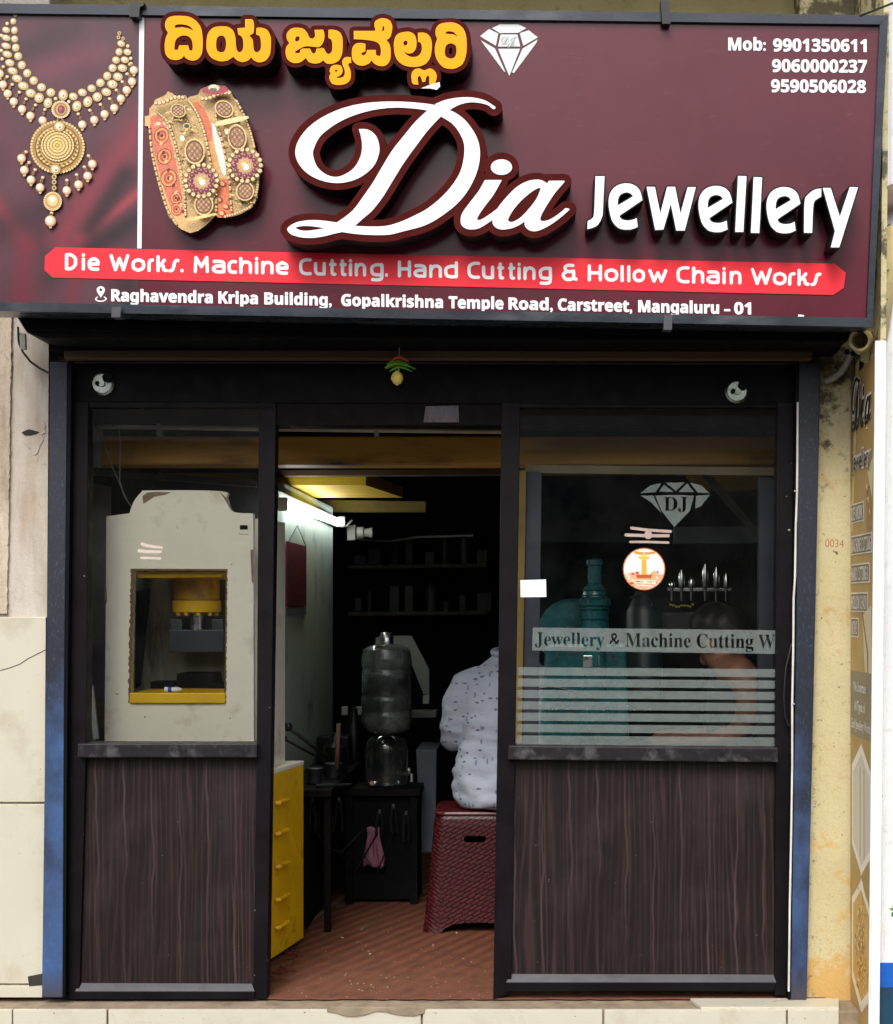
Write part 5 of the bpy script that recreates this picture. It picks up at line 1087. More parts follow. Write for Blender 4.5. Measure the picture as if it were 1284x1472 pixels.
mb.hexa([(XR - .016, yB - .004, zB), (XR + .016, yB - .004, zB), (XR + .016, yA - .004, zA), (XR - .016, yA - .004, zA)], [(XR - .016, yB + .006, zB), (XR + .016, yB + .006, zB), (XR + .016, yA + .006, zA), (XR - .016, yA + .006, zA)])
mb.build('edge_strip', plain('white_pvc_strip', (0.86, 0.88, 0.92, 1), 0.4, 0, 0.05), ab, 0.002)
sp = thing('wall_sprig', 'small green sprig sprouting at the right edge by the white wall', 'plant', W(1283, 1325, -.33))
for i in range(7):
    a = R(150 + random.uniform(-60, 50)); L = random.uniform(.012, .024); b = W(1286, 1312 - i * 2 + 6, -.33); t = b + Vector((math.cos(a) * L, random.uniform(-.01, .005), math.sin(a) * L * .6)); s = Vector((0, 0, .004))
    k = MB(); k.hexa([b - s * .4, (b + t) / 2 - s, t, (b + t) / 2 + s], [p + Vector((0, .0006, 0)) for p in (b + s * .4, (b + t) / 2 - s, t, (b + t) / 2 + s)]); k.build('leaf', plain('leaf_green', srgb(60, 130, 40), 0.5), sp)

# ------------------------------------------------------------------ inside the shop, left of the door
mb = MB(); fe = [(-0.93 + 1.87 * i / 60, random.uniform(-.004, .006)) for i in range(61)]
mb.hexa([(x, y, .004) for x, y in fe] + [(.94, 2.9, .004), (-.93, 2.9, .004)], [(x, y, .0) for x, y in fe] + [(.94, 2.9, 0), (-.93, 2.9, 0)])
solo(mb.build('floor_mat', MATF), 'worn red-brown ribbed mat covering the shop floor', 'mat')
cd = thing('conduit_pipe', 'thin pale conduit pipe running across behind the windows and doorway', 'conduit', W(540, 618, .3))
mb = MB(); mb.tube([W(140, 613.5, .3), W(400, 617, .3), W(745, 621, .3)], .0075, 8); mb.build('pipe', plain('pale_pipe', srgb(200, 190, 172), 0.5), cd)
for x in (228, 541): MB().pp([(x - 3, 609), (x + 3, 609), (x + 3, 626), (x - 3, 626)], .288, .32).build('clamp', GREYP, cd)
tl = thing('tube_light', 'glowing fluorescent tube light on the pale wall inside the doorway', 'tube light', (-.9, 1.6, 1.66))
a = W(392, 727, .78); b = W(491, 750, 2.42); a.x = -.915; b.x = -.915; a.z = 1.618; b.z = 1.652
ax = (b - a).normalized()
mb = MB(); mb.tube([a, b], .014, 14)
m, nt, bb = new_mat('lit_tube'); bb.inputs['Emission Color'].default_value = (0.92, 1.0, 0.98, 1); bb.inputs['Emission Strength'].default_value = 10.0; mb.build('tube', m, tl)
MB().box(-.948, -.932, .78, 2.44, 1.63, 1.675).build('batten', plain('white_batten', (0.6, 0.62, 0.6, 1), 0.5), tl, .002)
for p in (a, b): MB().box(p.x - .018, p.x + .016, p.y - .015, p.y + .015, p.z - .02, p.z + .03).build('end_holder', GREYP, tl, .003)
cl = thing('wall_calendar', 'dark red hanging calendar on the pale wall under the tube light', 'calendar', (-.94, 1.25, 1.24))
xx = -.945; ya, yb_ = 1.02, 1.36; yc = lambda x: None
sA = (-xx) / (VX - 412); sB = (-xx) / (VX - 440); YA = sA * F - D; YB = sB * F - D
mb = MB(); mb.box(-.949, -.943, YA, YB, HC - (872 - VY) * sA, HC - (778 - VY) * sA); mb.build('sheet', plain('maroon_calendar', srgb(96, 16, 32), 0.5, 0, 0.3, 14, stretch=(1, 1, 4)), cl)
MB().box(-.9495, -.9435, YA + .01, YB - .01, HC - (884 - VY) * sA, HC - (873 - VY) * sA).build('bottom_pad', plain('calendar_pad', srgb(90, 92, 84), 0.7), cl)
mb = MB(); hz = HC - (778 - VY) * sA; mb.tube([(-.942, YA + .02, hz), (-.942, (YA + YB) / 2, hz + .075), (-.942, YB - .02, hz)], .002, 5); mb.build('hanging_cord', BLKPL, cl)
jb = thing('lamp_socket', 'white bulb holder and switch box on the dark wall at tube end', 'lamp socket', W(512, 780, 2.5))
MB().pp([(499, 756), (511, 754), (511, 776), (499, 777)], 2.46, 2.5).build('box', GREYP, jb, .004)
mb = MB(); c = W(514, 766, 2.45); mb.lathe(c, [(.03, 0), (.03, .03), (.022, .034), (.022, .06), (.026, .064), (.026, .075)], 16, 'X'); mb.build('holder', GREYP, jb)
mb = MB(); mb.lathe(c + Vector((.075, 0, 0)), [(.022, 0), (.022, .012), (.012, .014)], 14, 'X'); mb.build('bulb_recess', BLACK, jb)
mb = MB(); mb.tube([W(482, 752, 2.42), W(490, 757, 2.42), W(499, 756, 2.42), W(506, 748, 2.44)], .006, 7); mb.build('lead', GREYP, jb)

dc = thing('drawer_cabinet', 'bright yellow metal drawer cabinet with five handles beside the doorway', 'cabinet', (-1.15, .55, 0))
p0 = Vector((-.892, .385, 0)); p1 = Vector((-.826, .71, 0)); back = Vector((-.52, .0, 0)); H = .672
def cab(z0, z1, m, name, grow=0.0, bev=.004):
    a = p0; b = p1; k = MB(); n = (b - a).normalized() * grow
    q = [a - n, b + n, b + n + back, a - n + back]; return k.hexa([v + Vector((0, 0, z0)) for v in q], [v + Vector((0, 0, z1)) for v in q]).build(name, m, dc, bev)
cab(.025, H - .012, YEL, 'body'); cab(H - .0115, H + .004, IVORY, 'top_plate', .004, .003)
out = Vector((p1.y - p0.y, -(p1.x - p0.x), 0)).normalized(); al = (p1 - p0).normalized()
for y in (1152, 1196, 1243, 1290, 1330):
    c = p0 + al * .095 + out * .004; s = (D + c.y) / F; z = HC - (y - VY) * s
    h = MB(); h.tube([c + al * -.045 + Vector((0, 0, z)), c + al * -.042 + out * .012 + Vector((0, 0, z + .002)), c + al * .042 + out * .012 + Vector((0, 0, z + .002)), c + al * .045 + Vector((0, 0, z))], .0075, 8); h.build('drawer_handle', YEL, dc)
MB().box(p0.x - .4, p0.x - .03, .42, .68, 0.004, .026).build('plinth', BLACK, dc)

hp = thing('hydraulic_press', 'ivory press housing with yellow ram seen through the left window', 'press machine', (-1.2, .5, .68))
Yh = .19
fr_out = smooth([(153, 742, 1), (186, 738, 1), (192, 722), (203, 708), (216, 705), (318, 706), (326, 716), (334, 735), (364, 738, 1), (365, 1100, 1), (150, 1100, 1), (152, 900, 1)], 4)
hole = jag(50, 192, 325, 820, 820, .5)[:-1] + jag(70, 325, 323, 820, 1008, .5)[:-1] + jag(40, 323, 188, 1008, 1008, .4)[:-1] + jag(70, 188, 192, 1008, 820, .6)[:-1]
hole_o = jag(60, 188.5, 328, 817.5, 818, .7)[:-1] + jag(80, 327, 325, 818, 1010, .8)[:-1] + jag(30, 325.5, 184, 1010, 1010, .4)[:-1] + jag(80, 184.5, 188.5, 1010, 817.5, 1.2)[:-1]
HP = Plane((0, Yh, 0), (1, 0, 0), (0, 0, 1))
me = fill_mesh('housing', [[HP.uv(x, y, 0) for x, y in fr_out], [HP.uv(x, y, 0) for x, y in hole]], .03); me.transform(HP.m @ Matrix.Translation((0, 0, -.015))); link_mesh('housing', me, IVORY, hp)
xr = -.94
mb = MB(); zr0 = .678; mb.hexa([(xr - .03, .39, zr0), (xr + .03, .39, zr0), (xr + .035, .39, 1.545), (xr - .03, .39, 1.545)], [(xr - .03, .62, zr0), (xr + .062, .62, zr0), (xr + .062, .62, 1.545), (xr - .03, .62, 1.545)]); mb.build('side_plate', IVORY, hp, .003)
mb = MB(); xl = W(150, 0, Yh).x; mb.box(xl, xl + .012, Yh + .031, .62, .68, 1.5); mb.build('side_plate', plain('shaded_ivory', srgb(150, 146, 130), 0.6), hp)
mb = MB(); mb.pp([(196, 822), (322, 822), (320, 830), (198, 831)], .23, .6); mb.build('top_plate', YEL, hp, .004)
MB().pp([(186, 996), (324, 996), (323, 1011), (186, 1011)], .175, .6).build('bed_plate', YEL, hp, .004)
me = fill_mesh('rim', [[HP.uv(x, y, 0) for x, y in hole_o], [HP.uv(x, y, 0) for x, y in hole]], .003); me.transform(HP.m @ Matrix.Translation((0, 0, .001))); link_mesh('stained_rim', me, plain('rust', srgb(128, 96, 58), 0.9, 0, 0.5, 40, dirt=srgb(60, 44, 28), dscale=30), hp)
for lp in ([(205, 713), (212, 708), (224, 707), (246, 707.5), (238, 711), (222, 714), (210, 722), (206, 724)], [(150, 846), (153, 846), (154, 862), (152, 870), (150, 868)], [(316, 707), (326, 716), (333, 733), (329, 728), (322, 716)], [(360, 790), (364.5, 790), (364.5, 840), (362, 836), (361, 812)]):
    MB().pp(lp, Yh - .0012, Yh).build('chipped_paint', plain('chipped_filler', srgb(150, 128, 104), 0.9, 0, 0.4, 40), hp)
cx = W(283, 0, .47).x; zc = lambda y: W(0, y, .47).z
MB().lathe((cx, .47, 0), [(.079, zc(862)), (.079, zc(826)), (.075, zc(825))][::-1], 30).build('ram_cylinder', plain('oily_yellow', srgb(206, 158, 16), 0.45, 0, 0.3, 9, dirt=srgb(96, 66, 14), dirt_lo=.52, dirt_hi=.75, dscale=12), hp)
MB().lathe((cx, .47, 0), [(.080, zc(880)), (.084, zc(878)), (.084, zc(864)), (.081, zc(863))], 30).build('ram_collar', YEL, hp)
mb = MB()
for i in range(10):
    a = i * .628; mb.lathe((cx + .068 * math.cos(a), .47 + .068 * math.sin(a), 0), [(.008, zc(885)), (.008, zc(880))], 8)
mb.build('bolt', YEL, hp)
MB().lathe((cx, .47, 0), [(.028, zc(910)), (.028, zc(880))], 20).build('piston', STEEL, hp)
MB().pp([(242, 905), (322, 905), (322, 938), (242, 938)], .42, .58).build('upper_die', plain('dark_blue_steel', (0.012, 0.016, 0.03, 1), 0.45), hp, .004)
MB().pp([(244, 890), (262, 890), (262, 906), (244, 906)], .45, .55).build('die_block', DKSTEEL, hp, .003); MB().pp([(304, 890), (321, 890), (321, 906), (304, 906)], .45, .55).build('die_block', DKSTEEL, hp, .003)
MB().pp([(254, 968), (306, 968), (308, 992), (252, 992)], .42, .56).build('lower_die', BLACK, hp, .004); MB().pp([(216, 980), (250, 980), (250, 995), (216, 995)], .41, .5).build('die_block', BLACK, hp, .003); MB().pp([(300, 983), (324, 983), (324, 995), (300, 995)], .41, .5).build('die_block', BLACK, hp, .003)
MB().pp([(180, 815), (340, 815), (340, 1010), (180, 1010)], .63, .65).build('back_plate', plain('stained_back_plate', srgb(150, 146, 128), 0.8, 0, 0.25, 5, stretch=(2, 1, .5), dirt=srgb(70, 50, 32), dirt_lo=.5, dirt_hi=.66, dscale=6), hp)
MB().pp([(196, 850), (214, 846), (200, 985), (194, 990)], .5, .53).build('lever', BLACK, hp, .003)
o = MB().pp([(343, 751), (358, 751), (358, 768), (343, 768)], Yh - .004, Yh).build('socket_plate', IVORY, hp, .002); MB().pp([(345, 755), (356, 755), (356, 761), (345, 761)], Yh - .006, Yh - .004).build('socket_slot', BLACK, o)
gt = thing('glue_tube', 'small white tube with blue band lying on yellow bed of the press', 'tube', W(250, 996, .20))
mb = MB(); p = W(237, 991, .20); mb.lathe(p, [(.008, 0), (.008, .012), ], 10, 'X'); mb.build('cap', PAPER, gt)
MB().lathe(p + Vector((.012, 0, 0)), [(.0085, 0), (.0085, .012)], 10, 'X').build('blue_band', plain('blue_band', srgb(40, 80, 190), 0.5), gt); MB().lathe(p + Vector((.024, 0, 0)), [(.008, 0), (.008, .02), (.002, .034)], 10, 'X').build('body', PAPER, gt)
# frame bars and wires in the upper left window
MB().pp([(128, 615), (145, 615), (142, 672), (130, 672)], .24, .27).build('bracket', plain('grey_bar', srgb(112, 114, 116), 0.6), bld, .003)
MB().pp([(130, 674), (368, 690), (368, 700), (130, 682)], .8, .83).build('rail_bar', plain('grey_bar', srgb(112, 114, 116)), bld, .003)
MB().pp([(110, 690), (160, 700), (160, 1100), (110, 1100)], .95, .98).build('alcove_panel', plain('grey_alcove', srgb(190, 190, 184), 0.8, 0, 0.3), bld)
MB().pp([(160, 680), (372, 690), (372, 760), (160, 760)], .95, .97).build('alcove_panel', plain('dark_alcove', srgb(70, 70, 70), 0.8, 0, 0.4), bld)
for i, pts in enumerate((((171, 614, .3), (173, 640, .3), (172, 690, .3), (178, 712, .31), (190, 730, .33)), ((150, 640, .3), (162, 672, .3), (174, 700, .31), (186, 726, .33)))):
    mb = MB(); mb.tube([W(*p) for p in pts], .0018, 5); solo(mb.build('hanging_wire', plain('grey_wire', srgb(150, 148, 144), 0.6)), ['pale wire hanging straight down from conduit in left window', 'slanting thin wire crossing to the top of press housing in left window'][i], 'wire')
MB().pp([(127, 990), (134, 985), (142, 1062), (134, 1064)], .28, .29).build('leaning_strip', PAPER, bld)

# ------------------------------------------------------------------ bench, jars, tools in the gloom
wb = thing('workbench', 'low dark workbench along the left side behind the yellow cabinet', 'workbench', (-.55, 1.7, 0))
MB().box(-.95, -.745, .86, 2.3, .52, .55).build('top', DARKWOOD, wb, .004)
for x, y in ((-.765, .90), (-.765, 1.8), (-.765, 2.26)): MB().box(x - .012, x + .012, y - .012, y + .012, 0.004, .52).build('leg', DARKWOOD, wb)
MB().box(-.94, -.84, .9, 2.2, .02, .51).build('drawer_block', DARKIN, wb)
mb = MB(); mb.hexa([(-.845, .95, .005), (-.735, 1.75, .005), (-.735, 1.75, .02), (-.845, .95, .02)], [(-.86, .95, .005), (-.75, 1.75, .005), (-.75, 1.75, .02), (-.86, .95, .02)]); mb.build('foot_rail', plain('worn_rail', srgb(104, 82, 66), 0.7), wb)
for i, (a, b, r) in enumerate((((414, 1045, .8), (472, 1090, 1.0), .011), ((408, 1062, .76), (452, 1086, .95), .008))):
    mb = MB(); A, B = W(*a), W(*b); mb.tube([A, B], r * .6, 8); t = thing('press_lever', ['long steel lever with black knob leaning over yellow cabinet', 'thinner steel rod lying under the knobbed lever'][i], 'lever', tuple((A + B) / 2)); mb.build('rod', DKSTEEL, t)
    MB().ball(A, r * 1.7, n=10).build('knob', BLKPL, t)
mb = MB(); mb.tube([(-.81, .90, .558), (-.76, .94, .556), (-.69, 1.0, .552)], [.008, .006, .004], 8); solo(mb.build('file_tool', DKSTEEL), 'steel file resting on the edge of the dark workbench', 'file')
mb = MB(); mb.tube([W(487, 1040, 1.1), W(484, 1105, 1.1)], .009, 8); solo(mb.build('wooden_stick', plain('stick_wood', srgb(110, 78, 60), 0.7)), 'upright brown stick standing behind the workbench clutter', 'stick')
for i in range(3):
    mb = MB(); c = Vector(((-.84, -.79, -.80)[i], (1.05, 1.22, 1.5)[i], .551)); mb.lathe(c, [(.028, 0), (.034, .05), (.036, .058), (.03, .06)], 14); solo(mb.build('steel_pot', DKSTEEL), ['dark steel pot with bright rim nearest the levers', 'dark steel pot beside the clear jar, set slightly lower', 'dark steel pot half behind the clear jar'][i], 'pot', 'pots on the workbench')
mb = MB(); mb.ball((-.655, 1.42, .502), .011, n=10); solo(mb.build('cork_ball', plain('pinkish_wood', srgb(206, 140, 110), 0.6)), 'small pinkish ball on the dark stand beside the jars', 'ball')
Yj = 1.5
cj = W(556, 1050, Yj).x; zj = lambda y: W(0, y, Yj).z
rj = 36.5 * sc(Yj)
wj = thing('water_jar', 'large cloudy plastic water jar with steel cap standing over a clear jar', 'water jar', (cj, Yj, zj(1050)))
prof = [(rj * .72, zj(1052)), (rj * .93, zj(1046)), (rj * 1.0, zj(1036)), (rj * 1.0, zj(1024)), (rj * .96, zj(1021)), (rj * .99, zj(1018)), (rj * .99, zj(1002)), (rj * .95, zj(999)), (rj * .98, zj(996)), (rj * .97, zj(965)), (rj * .93, zj(961)), (rj * 1.0, zj(956)), (rj * .98, zj(946)), (rj * .95, zj(940)), (rj * .9, zj(933)), (rj * .7, zj(928)), (rj * .35, zj(926))]
MB().lathe((cj, Yj, 0), prof, 32).build('body', JAR, wj)
MB().lathe((cj, Yj, 0), [(rj * .9, zj(1030)), (rj * .88, zj(968))], 24).build('dark_core', plain('murky_water', (0.02, 0.024, 0.024, 1), 0.3), wj)  # dark cylinder filling the middle of the jar
MB().lathe((cj, Yj, 0), [(rj * .27, zj(926)), (rj * .27, zj(912)), (rj * .2, zj(909))], 20).build('cap', STEEL, wj)
zs = zj(1053)
mb = MB(); mb.lathe((cj, Yj, 0), [(rj * .55, zj(1056) - .004), (rj * .75, zj(1064)), (rj * .84, zj(1074)), (rj * .84, zj(1118)), (rj * .8, zj(1126)), (rj * .5, zj(1128))], 28)
dj_ = thing('jar_dispenser', 'clear jar dispenser with chrome tap under the cloudy water jar', 'dispenser', (cj, Yj, zj(1128))); mb.build('jar', CLEAR, dj_)
MB().lathe((cj, Yj, 0), [(rj * .5, zj(1055)), (rj * .5, zj(1052))], 20).build('neck_ring', DKSTEEL, dj_)
c = W(588, 1113, Yj - .06); mb = MB(); mb.tube([c + Vector((-.05, .05, 0)), c, c + Vector((.012, -.01, 0)), c + Vector((.012, -.012, -.03))], .009, 8); mb.build('tap', STEEL, dj_)
MB().ball(c + Vector((0, 0, .018)), .013, n=8).build('tap_knob', STEEL, dj_)
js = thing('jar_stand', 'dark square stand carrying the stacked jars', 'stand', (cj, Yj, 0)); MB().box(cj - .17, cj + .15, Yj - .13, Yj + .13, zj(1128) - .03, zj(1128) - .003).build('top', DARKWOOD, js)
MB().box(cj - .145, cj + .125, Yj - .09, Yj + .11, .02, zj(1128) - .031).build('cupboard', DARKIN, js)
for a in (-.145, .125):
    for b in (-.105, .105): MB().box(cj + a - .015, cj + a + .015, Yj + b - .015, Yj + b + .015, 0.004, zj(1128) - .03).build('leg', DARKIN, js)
solo(MB().pp([(540, 917), (550, 914), (592, 914), (617, 962), (617, 1000), (609, 998), (590, 950), (586, 1000), (540, 1000)], 1.95, 1.97).build('grey_guard_panel', plain('grey_guard', srgb(120, 124, 120), 0.6, 0, 0.15)), 'pale grey six-sided panel standing behind the water jar', 'panel')
solo(MB().pp([(590, 1024), (627, 1023), (627, 1031), (590, 1032)], 1.8, 1.95).build('shelf_strip', plain('grey_shelf', srgb(96, 98, 94), 0.6)), 'narrow grey shelf strip right of the water jar', 'shelf')
for i, (x, y) in enumerate(((495, 1022), (515, 1022), (612, 1006))): solo(MB().pp([(x - 4, y - 6), (x + 5, y - 6), (x + 5, y + 6), (x - 4, y + 6)], 1.9, 1.93).build('switch_box', plain('switch_plastic', srgb(150, 152, 146), 0.5), None, .004), ['small pale switch box leftmost on the dark back wall', 'small pale switch box touching the water jar left edge', 'small pale switch box above the shelf strip'][i], 'switch')
solo(MB().pp([(598, 1078), (628, 1078), (626, 1226), (604, 1226)], 1.6, 1.95).build('slate_cabinet', GREYSL, None, .004), 'slate grey cabinet standing between the jars and the seated man', 'cabinet')
def cloth(name, x0, x1, y0, y1, Y, mat, label):
    k = MB(); nx_, ny_ = 14, 12; rows_ = []
    for j in range(ny_ + 1):
        v = j / ny_; row = []
        for i in range(nx_ + 1):
            u = i / nx_; p = W(x0 + (x1 - x0) * (u * (.75 + .25 * v) + .12 * (1 - v)), y0 + (y1 - y0) * v, Y); p.y += .008 * math.sin(u * 9 + v * 3 + i * i) * (0.3 + v); p.x += .006 * math.sin(v * 5 + u * 4) ; p.z += .006 * math.sin(u * 7); row.append(k.bm.verts.new(p))
        rows_.append(row)
    for j in range(ny_):
        for i in range(nx_): f = k.bm.faces.new((rows_[j][i], rows_[j][i + 1], rows_[j + 1][i + 1], rows_[j + 1][i])); f.smooth = True
    o = link_mesh(name, k.mesh(name), mat); md = o.modifiers.new('s', 'SOLIDIFY'); md.thickness = .006
    return solo(o, label, 'cloth')
cloth('pink_cloth', 524, 551, 1190, 1246, 1.375, plain('pink_cloth', srgb(140, 92, 112), 0.9, 0, 0.35), 'pink cloth hanging on the front of the dark jar stand')
rd = thing('red_cord', 'frayed red cord trailing on the floor under the yellow cabinet', 'cord', (-.86, .4, 0))
for k in range(9):
    x = -.885 + .06 * random.random(); y = .36 + .36 * random.random() if k < 5 else .05 + .3 * random.random(); pts = [Vector((x, y, .012))]
    for i in range(5): pts.append(pts[-1] + Vector((random.uniform(-.012, .03), random.uniform(-.03, .012), random.uniform(-.003, .004))))
    for p in pts: p.z = max(p.z, .008)
    MB().tube(pts, .0022, 5).build('strand', plain('red_cord_fibre', srgb(104, 34, 26), 0.9), rd)
mb = MB()
for i in range(130):
    Y = random.uniform(-.02, 1.4) if i < 110 else random.uniform(0, .3); x = random.uniform(-.8, -.05) + .1 * Y; s = random.uniform(.0009, .003) if i > 5 else random.uniform(.004, .008)
    a = random.random() * 3; u = Vector((math.cos(a), math.sin(a), 0)) * s; v = Vector((-math.sin(a), math.cos(a), 0)) * s * random.uniform(.3, .8); c = Vector((x, Y, .0055))
    mb.hexa([c - u - v, c + u - v, c + u + v, c - u + v], [q_ + Vector((0, 0, .0012)) for q_ in (c - u - v, c + u - v, c + u + v, c - u + v)])
o = mb.build('floor_litter', plain('litter', srgb(190, 176, 160), 0.8)); o['kind'] = 'stuff'; o['label'] = 'tiny pale scraps scattered over the brown mat'; o['category'] = 'litter'

for i, (x, y, z0, w, h, sh, lb) in enumerate(((-.80, 1.36, .551, .05, .16, 0, 'tall dark canister at the back of the workbench clutter'), (-.86, 1.75, .551, .07, .12, 1, 'squat black box at the far end of the workbench'), (-.79, 1.9, .551, .04, .22, 0, 'slim black bottle near the far end of the workbench'))):
    CL = plain('black_clutter', (0.005, 0.005, 0.006, 1), 0.35, 0, 0.5, 30, spec=0.3)
    k = MB()
    if sh: k.box(x - w, x + w, y - w * .7, y + w * .7, z0, z0 + h); o = k.build('black_box', CL, None, .006); ct = 'box'
    else: k.lathe((x, y, z0), [(w, 0), (w, h * .7), (w * .6, h * .82), (w * .4, h), (w * .4, h * 1.05)], 16); o = k.build('black_canister', CL); ct = 'canister'
    solo(o, lb, ct)
for i in range(7):
    px_, py_ = ((449, 1150), (463, 1144), (474, 1160), (487, 1150), (546, 1168), (566, 1160), (584, 1170))[i]; Yt = (.94, 1.0, 1.06, 1.12, 1.36, 1.36, 1.36)[i]
    c = W(px_, py_, Yt); t = thing('pliers', 'dark steel hand tool hanging in the gloom below the bench top and jar stand', 'hand tool', c, 'hand tools hanging in the gloom'); L = random.uniform(.09, .15)
    for g in (-1, 1): MB().tube([c + Vector((g * .004, 0, 0)), c + Vector((g * .012, 0, -L * .5)), c + Vector((g * random.uniform(.006, .02), -.004, -L))], [.005, .006, .005], 7).build('tool_handle', plain('oily_handle', (0.012, 0.012, 0.014, 1), 0.4, 0.2, 0.5, spec=0.4), t)
    MB().ball(c + Vector((0, -.006, .004)), .008, .005, .012, 8).build('jaw', DKSTEEL, t)
for i in range(3):
    mb = MB(); a = W((446, 470, 500)[i], (1166, 1180, 1176)[i], 1.0 + .12 * i); mb.tube([a, a + Vector((.05, -.02, -.12)), a + Vector((.12, -.02, -.16 - .03 * i)), a + Vector((.2, .02, -.08 + .03 * i))], .004, 6)
    solo(mb.build('sagging_cable', plain('dull_cable', (0.004, 0.004, 0.005, 1), 0.6, spec=0.1)), ['dark cable sagging below the bench top nearest the yellow cabinet', 'dark cable sagging in the middle below the bench top', 'dark cable sagging toward the jar stand'][i], 'cable')
sf = thing('wall_shelf', 'dim shelf of boxes and tins on the dark back wall above the water jar', 'shelf', W(590, 850, 3.0))
DIM = [plain('dim_%s' % n_, srgb(*c_), 0.6, 0, 0.4, 10) for n_, c_ in (('grey', (30, 31, 33)), ('brown', (30, 22, 17)), ('green', (18, 26, 24)), ('blue', (18, 21, 30)))]
for y in (812, 880): MB().pp([(500, y), (700, y - 2), (700, y + 4), (500, y + 6)], 2.9, 3.18).build('board', DIM[1], sf, .003)
x = 508
while x < 690:
    for y in (812, 880):
        w = random.uniform(8, 22); h = random.uniform(12, 44); x_ = x + random.uniform(0, 6)
        if random.random() < .35: c = W(x_ + w / 2, y, 3.0); MB().lathe((c.x, 3.0, 0), [(w / 2 * sc(3), c.z), (w / 2 * sc(3), c.z + h * sc(3) * .8), (w / 4 * sc(3), c.z + h * sc(3))], 12).build('tin', random.choice(DIM), sf)
        else: MB().pp([(x_, y - h), (x_ + w, y - h), (x_ + w, y - .5), (x_, y - .5)], 2.94, 3.1).build('box', random.choice(DIM), sf, .004)
    x += random.uniform(18, 30)
mb = MB(); mb.tube([W(*p) for p in ((500, 768, 2.8), (520, 776, 2.8), (560, 778, 2.85), (600, 772, 2.9), (680, 770, 2.9))], .006, 6); solo(mb.build('hanging_wire', plain('grey_wire', srgb(150, 148, 144))), 'grey wire sagging from the lamp socket along the dark back wall', 'wire')

# ------------------------------------------------------------------ woven plastic stool
def rrect(hx, hy, r, n=6):
    out = []
    for cx_, cy_, a0 in ((hx - r, hy - r, 0), (-hx + r, hy - r, 90), (-hx + r, -hy + r, 180), (hx - r, -hy + r, 270)):
        for i in range(n + 1): a = R(a0 + 90 * i / n); out.append((cx_ + r * math.cos(a), cy_ + r * math.sin(a)))
    return out
sx_, sy_ = -.197, 1.07
def stool_shell():
    k = MB(); rings = []
    for z, h in ((.004, .208), (.03, .203), (.10, .195), (.20, .185), (.405, .168), (.43, .164), (.445, .158)):
        rings.append([k.bm.verts.new((sx_ + x, sy_ + y, z)) for x, y in rrect(h, h * .95, .045, 12)])
    k.skin(rings, False); k.bm.faces.new(rings[-1]); me = k.mesh('shell')
    o = bpy.data.objects.new('tmp', me); COL.objects.link(o); m = o.modifiers.new('s', 'SOLIDIFY'); m.thickness = .006; m.offset = -1; return evaluated(o)
sh_me = stool_shell()
o = bpy.data.objects.new('tmp', sh_me); COL.objects.link(o)
def cutter(k):
    c = bpy.data.objects.new('cut', k.mesh('cut')); COL.objects.link(c); return c
k = MB(); ar = [(-.135, -.05), (.135, -.05), (.135, .0), (.12, .018), (.09, .032), (.04, .038), (-.04, .038), (-.09, .032), (-.12, .018), (-.135, 0)]
k.hexa([(sx_ + x, sy_ - .4, z + .004) for x, z in ar], [(sx_ + x, sy_ + .4, z + .004) for x, z in ar]); c1 = cutter(k)
k = MB(); hl_ = [(.03 * math.copysign(1, math.cos(t)) + .0125 * math.cos(t), .0125 * math.sin(t)) for t in np.linspace(.01, 6.27, 20)]
k.hexa([(sx_ - .008 + x, sy_ - .4, .355 + z) for x, z in hl_], [(sx_ - .008 + x, sy_ + .4, .355 + z) for x, z in hl_]); c2 = cutter(k)
for c in (c1, c2): m = o.modifiers.new('b', 'BOOLEAN'); m.operation = 'DIFFERENCE'; m.object = c; m.solver = 'EXACT'
me = evaluated(o)
for c in (c1, c2): bpy.data.objects.remove(c)
for p_ in me.polygons: p_.use_smooth = False
stl = thing('plastic_stool', 'maroon woven-pattern plastic stool under the seated man', 'stool', (sx_, sy_, 0.004)); me.materials.clear(); link_mesh('body', me, WEAVE, stl)
k = MB(); r1 = rrect(.166, .159, .045, 12); r2 = rrect(.162, .155, .045, 12); k.skin([[k.bm.verts.new((sx_ + x, sy_ + y, z)) for x, y in r] for z, r in ((.4455, r1), (.452, r1), (.457, r2))]); k.build('seat', STOOLP, stl)
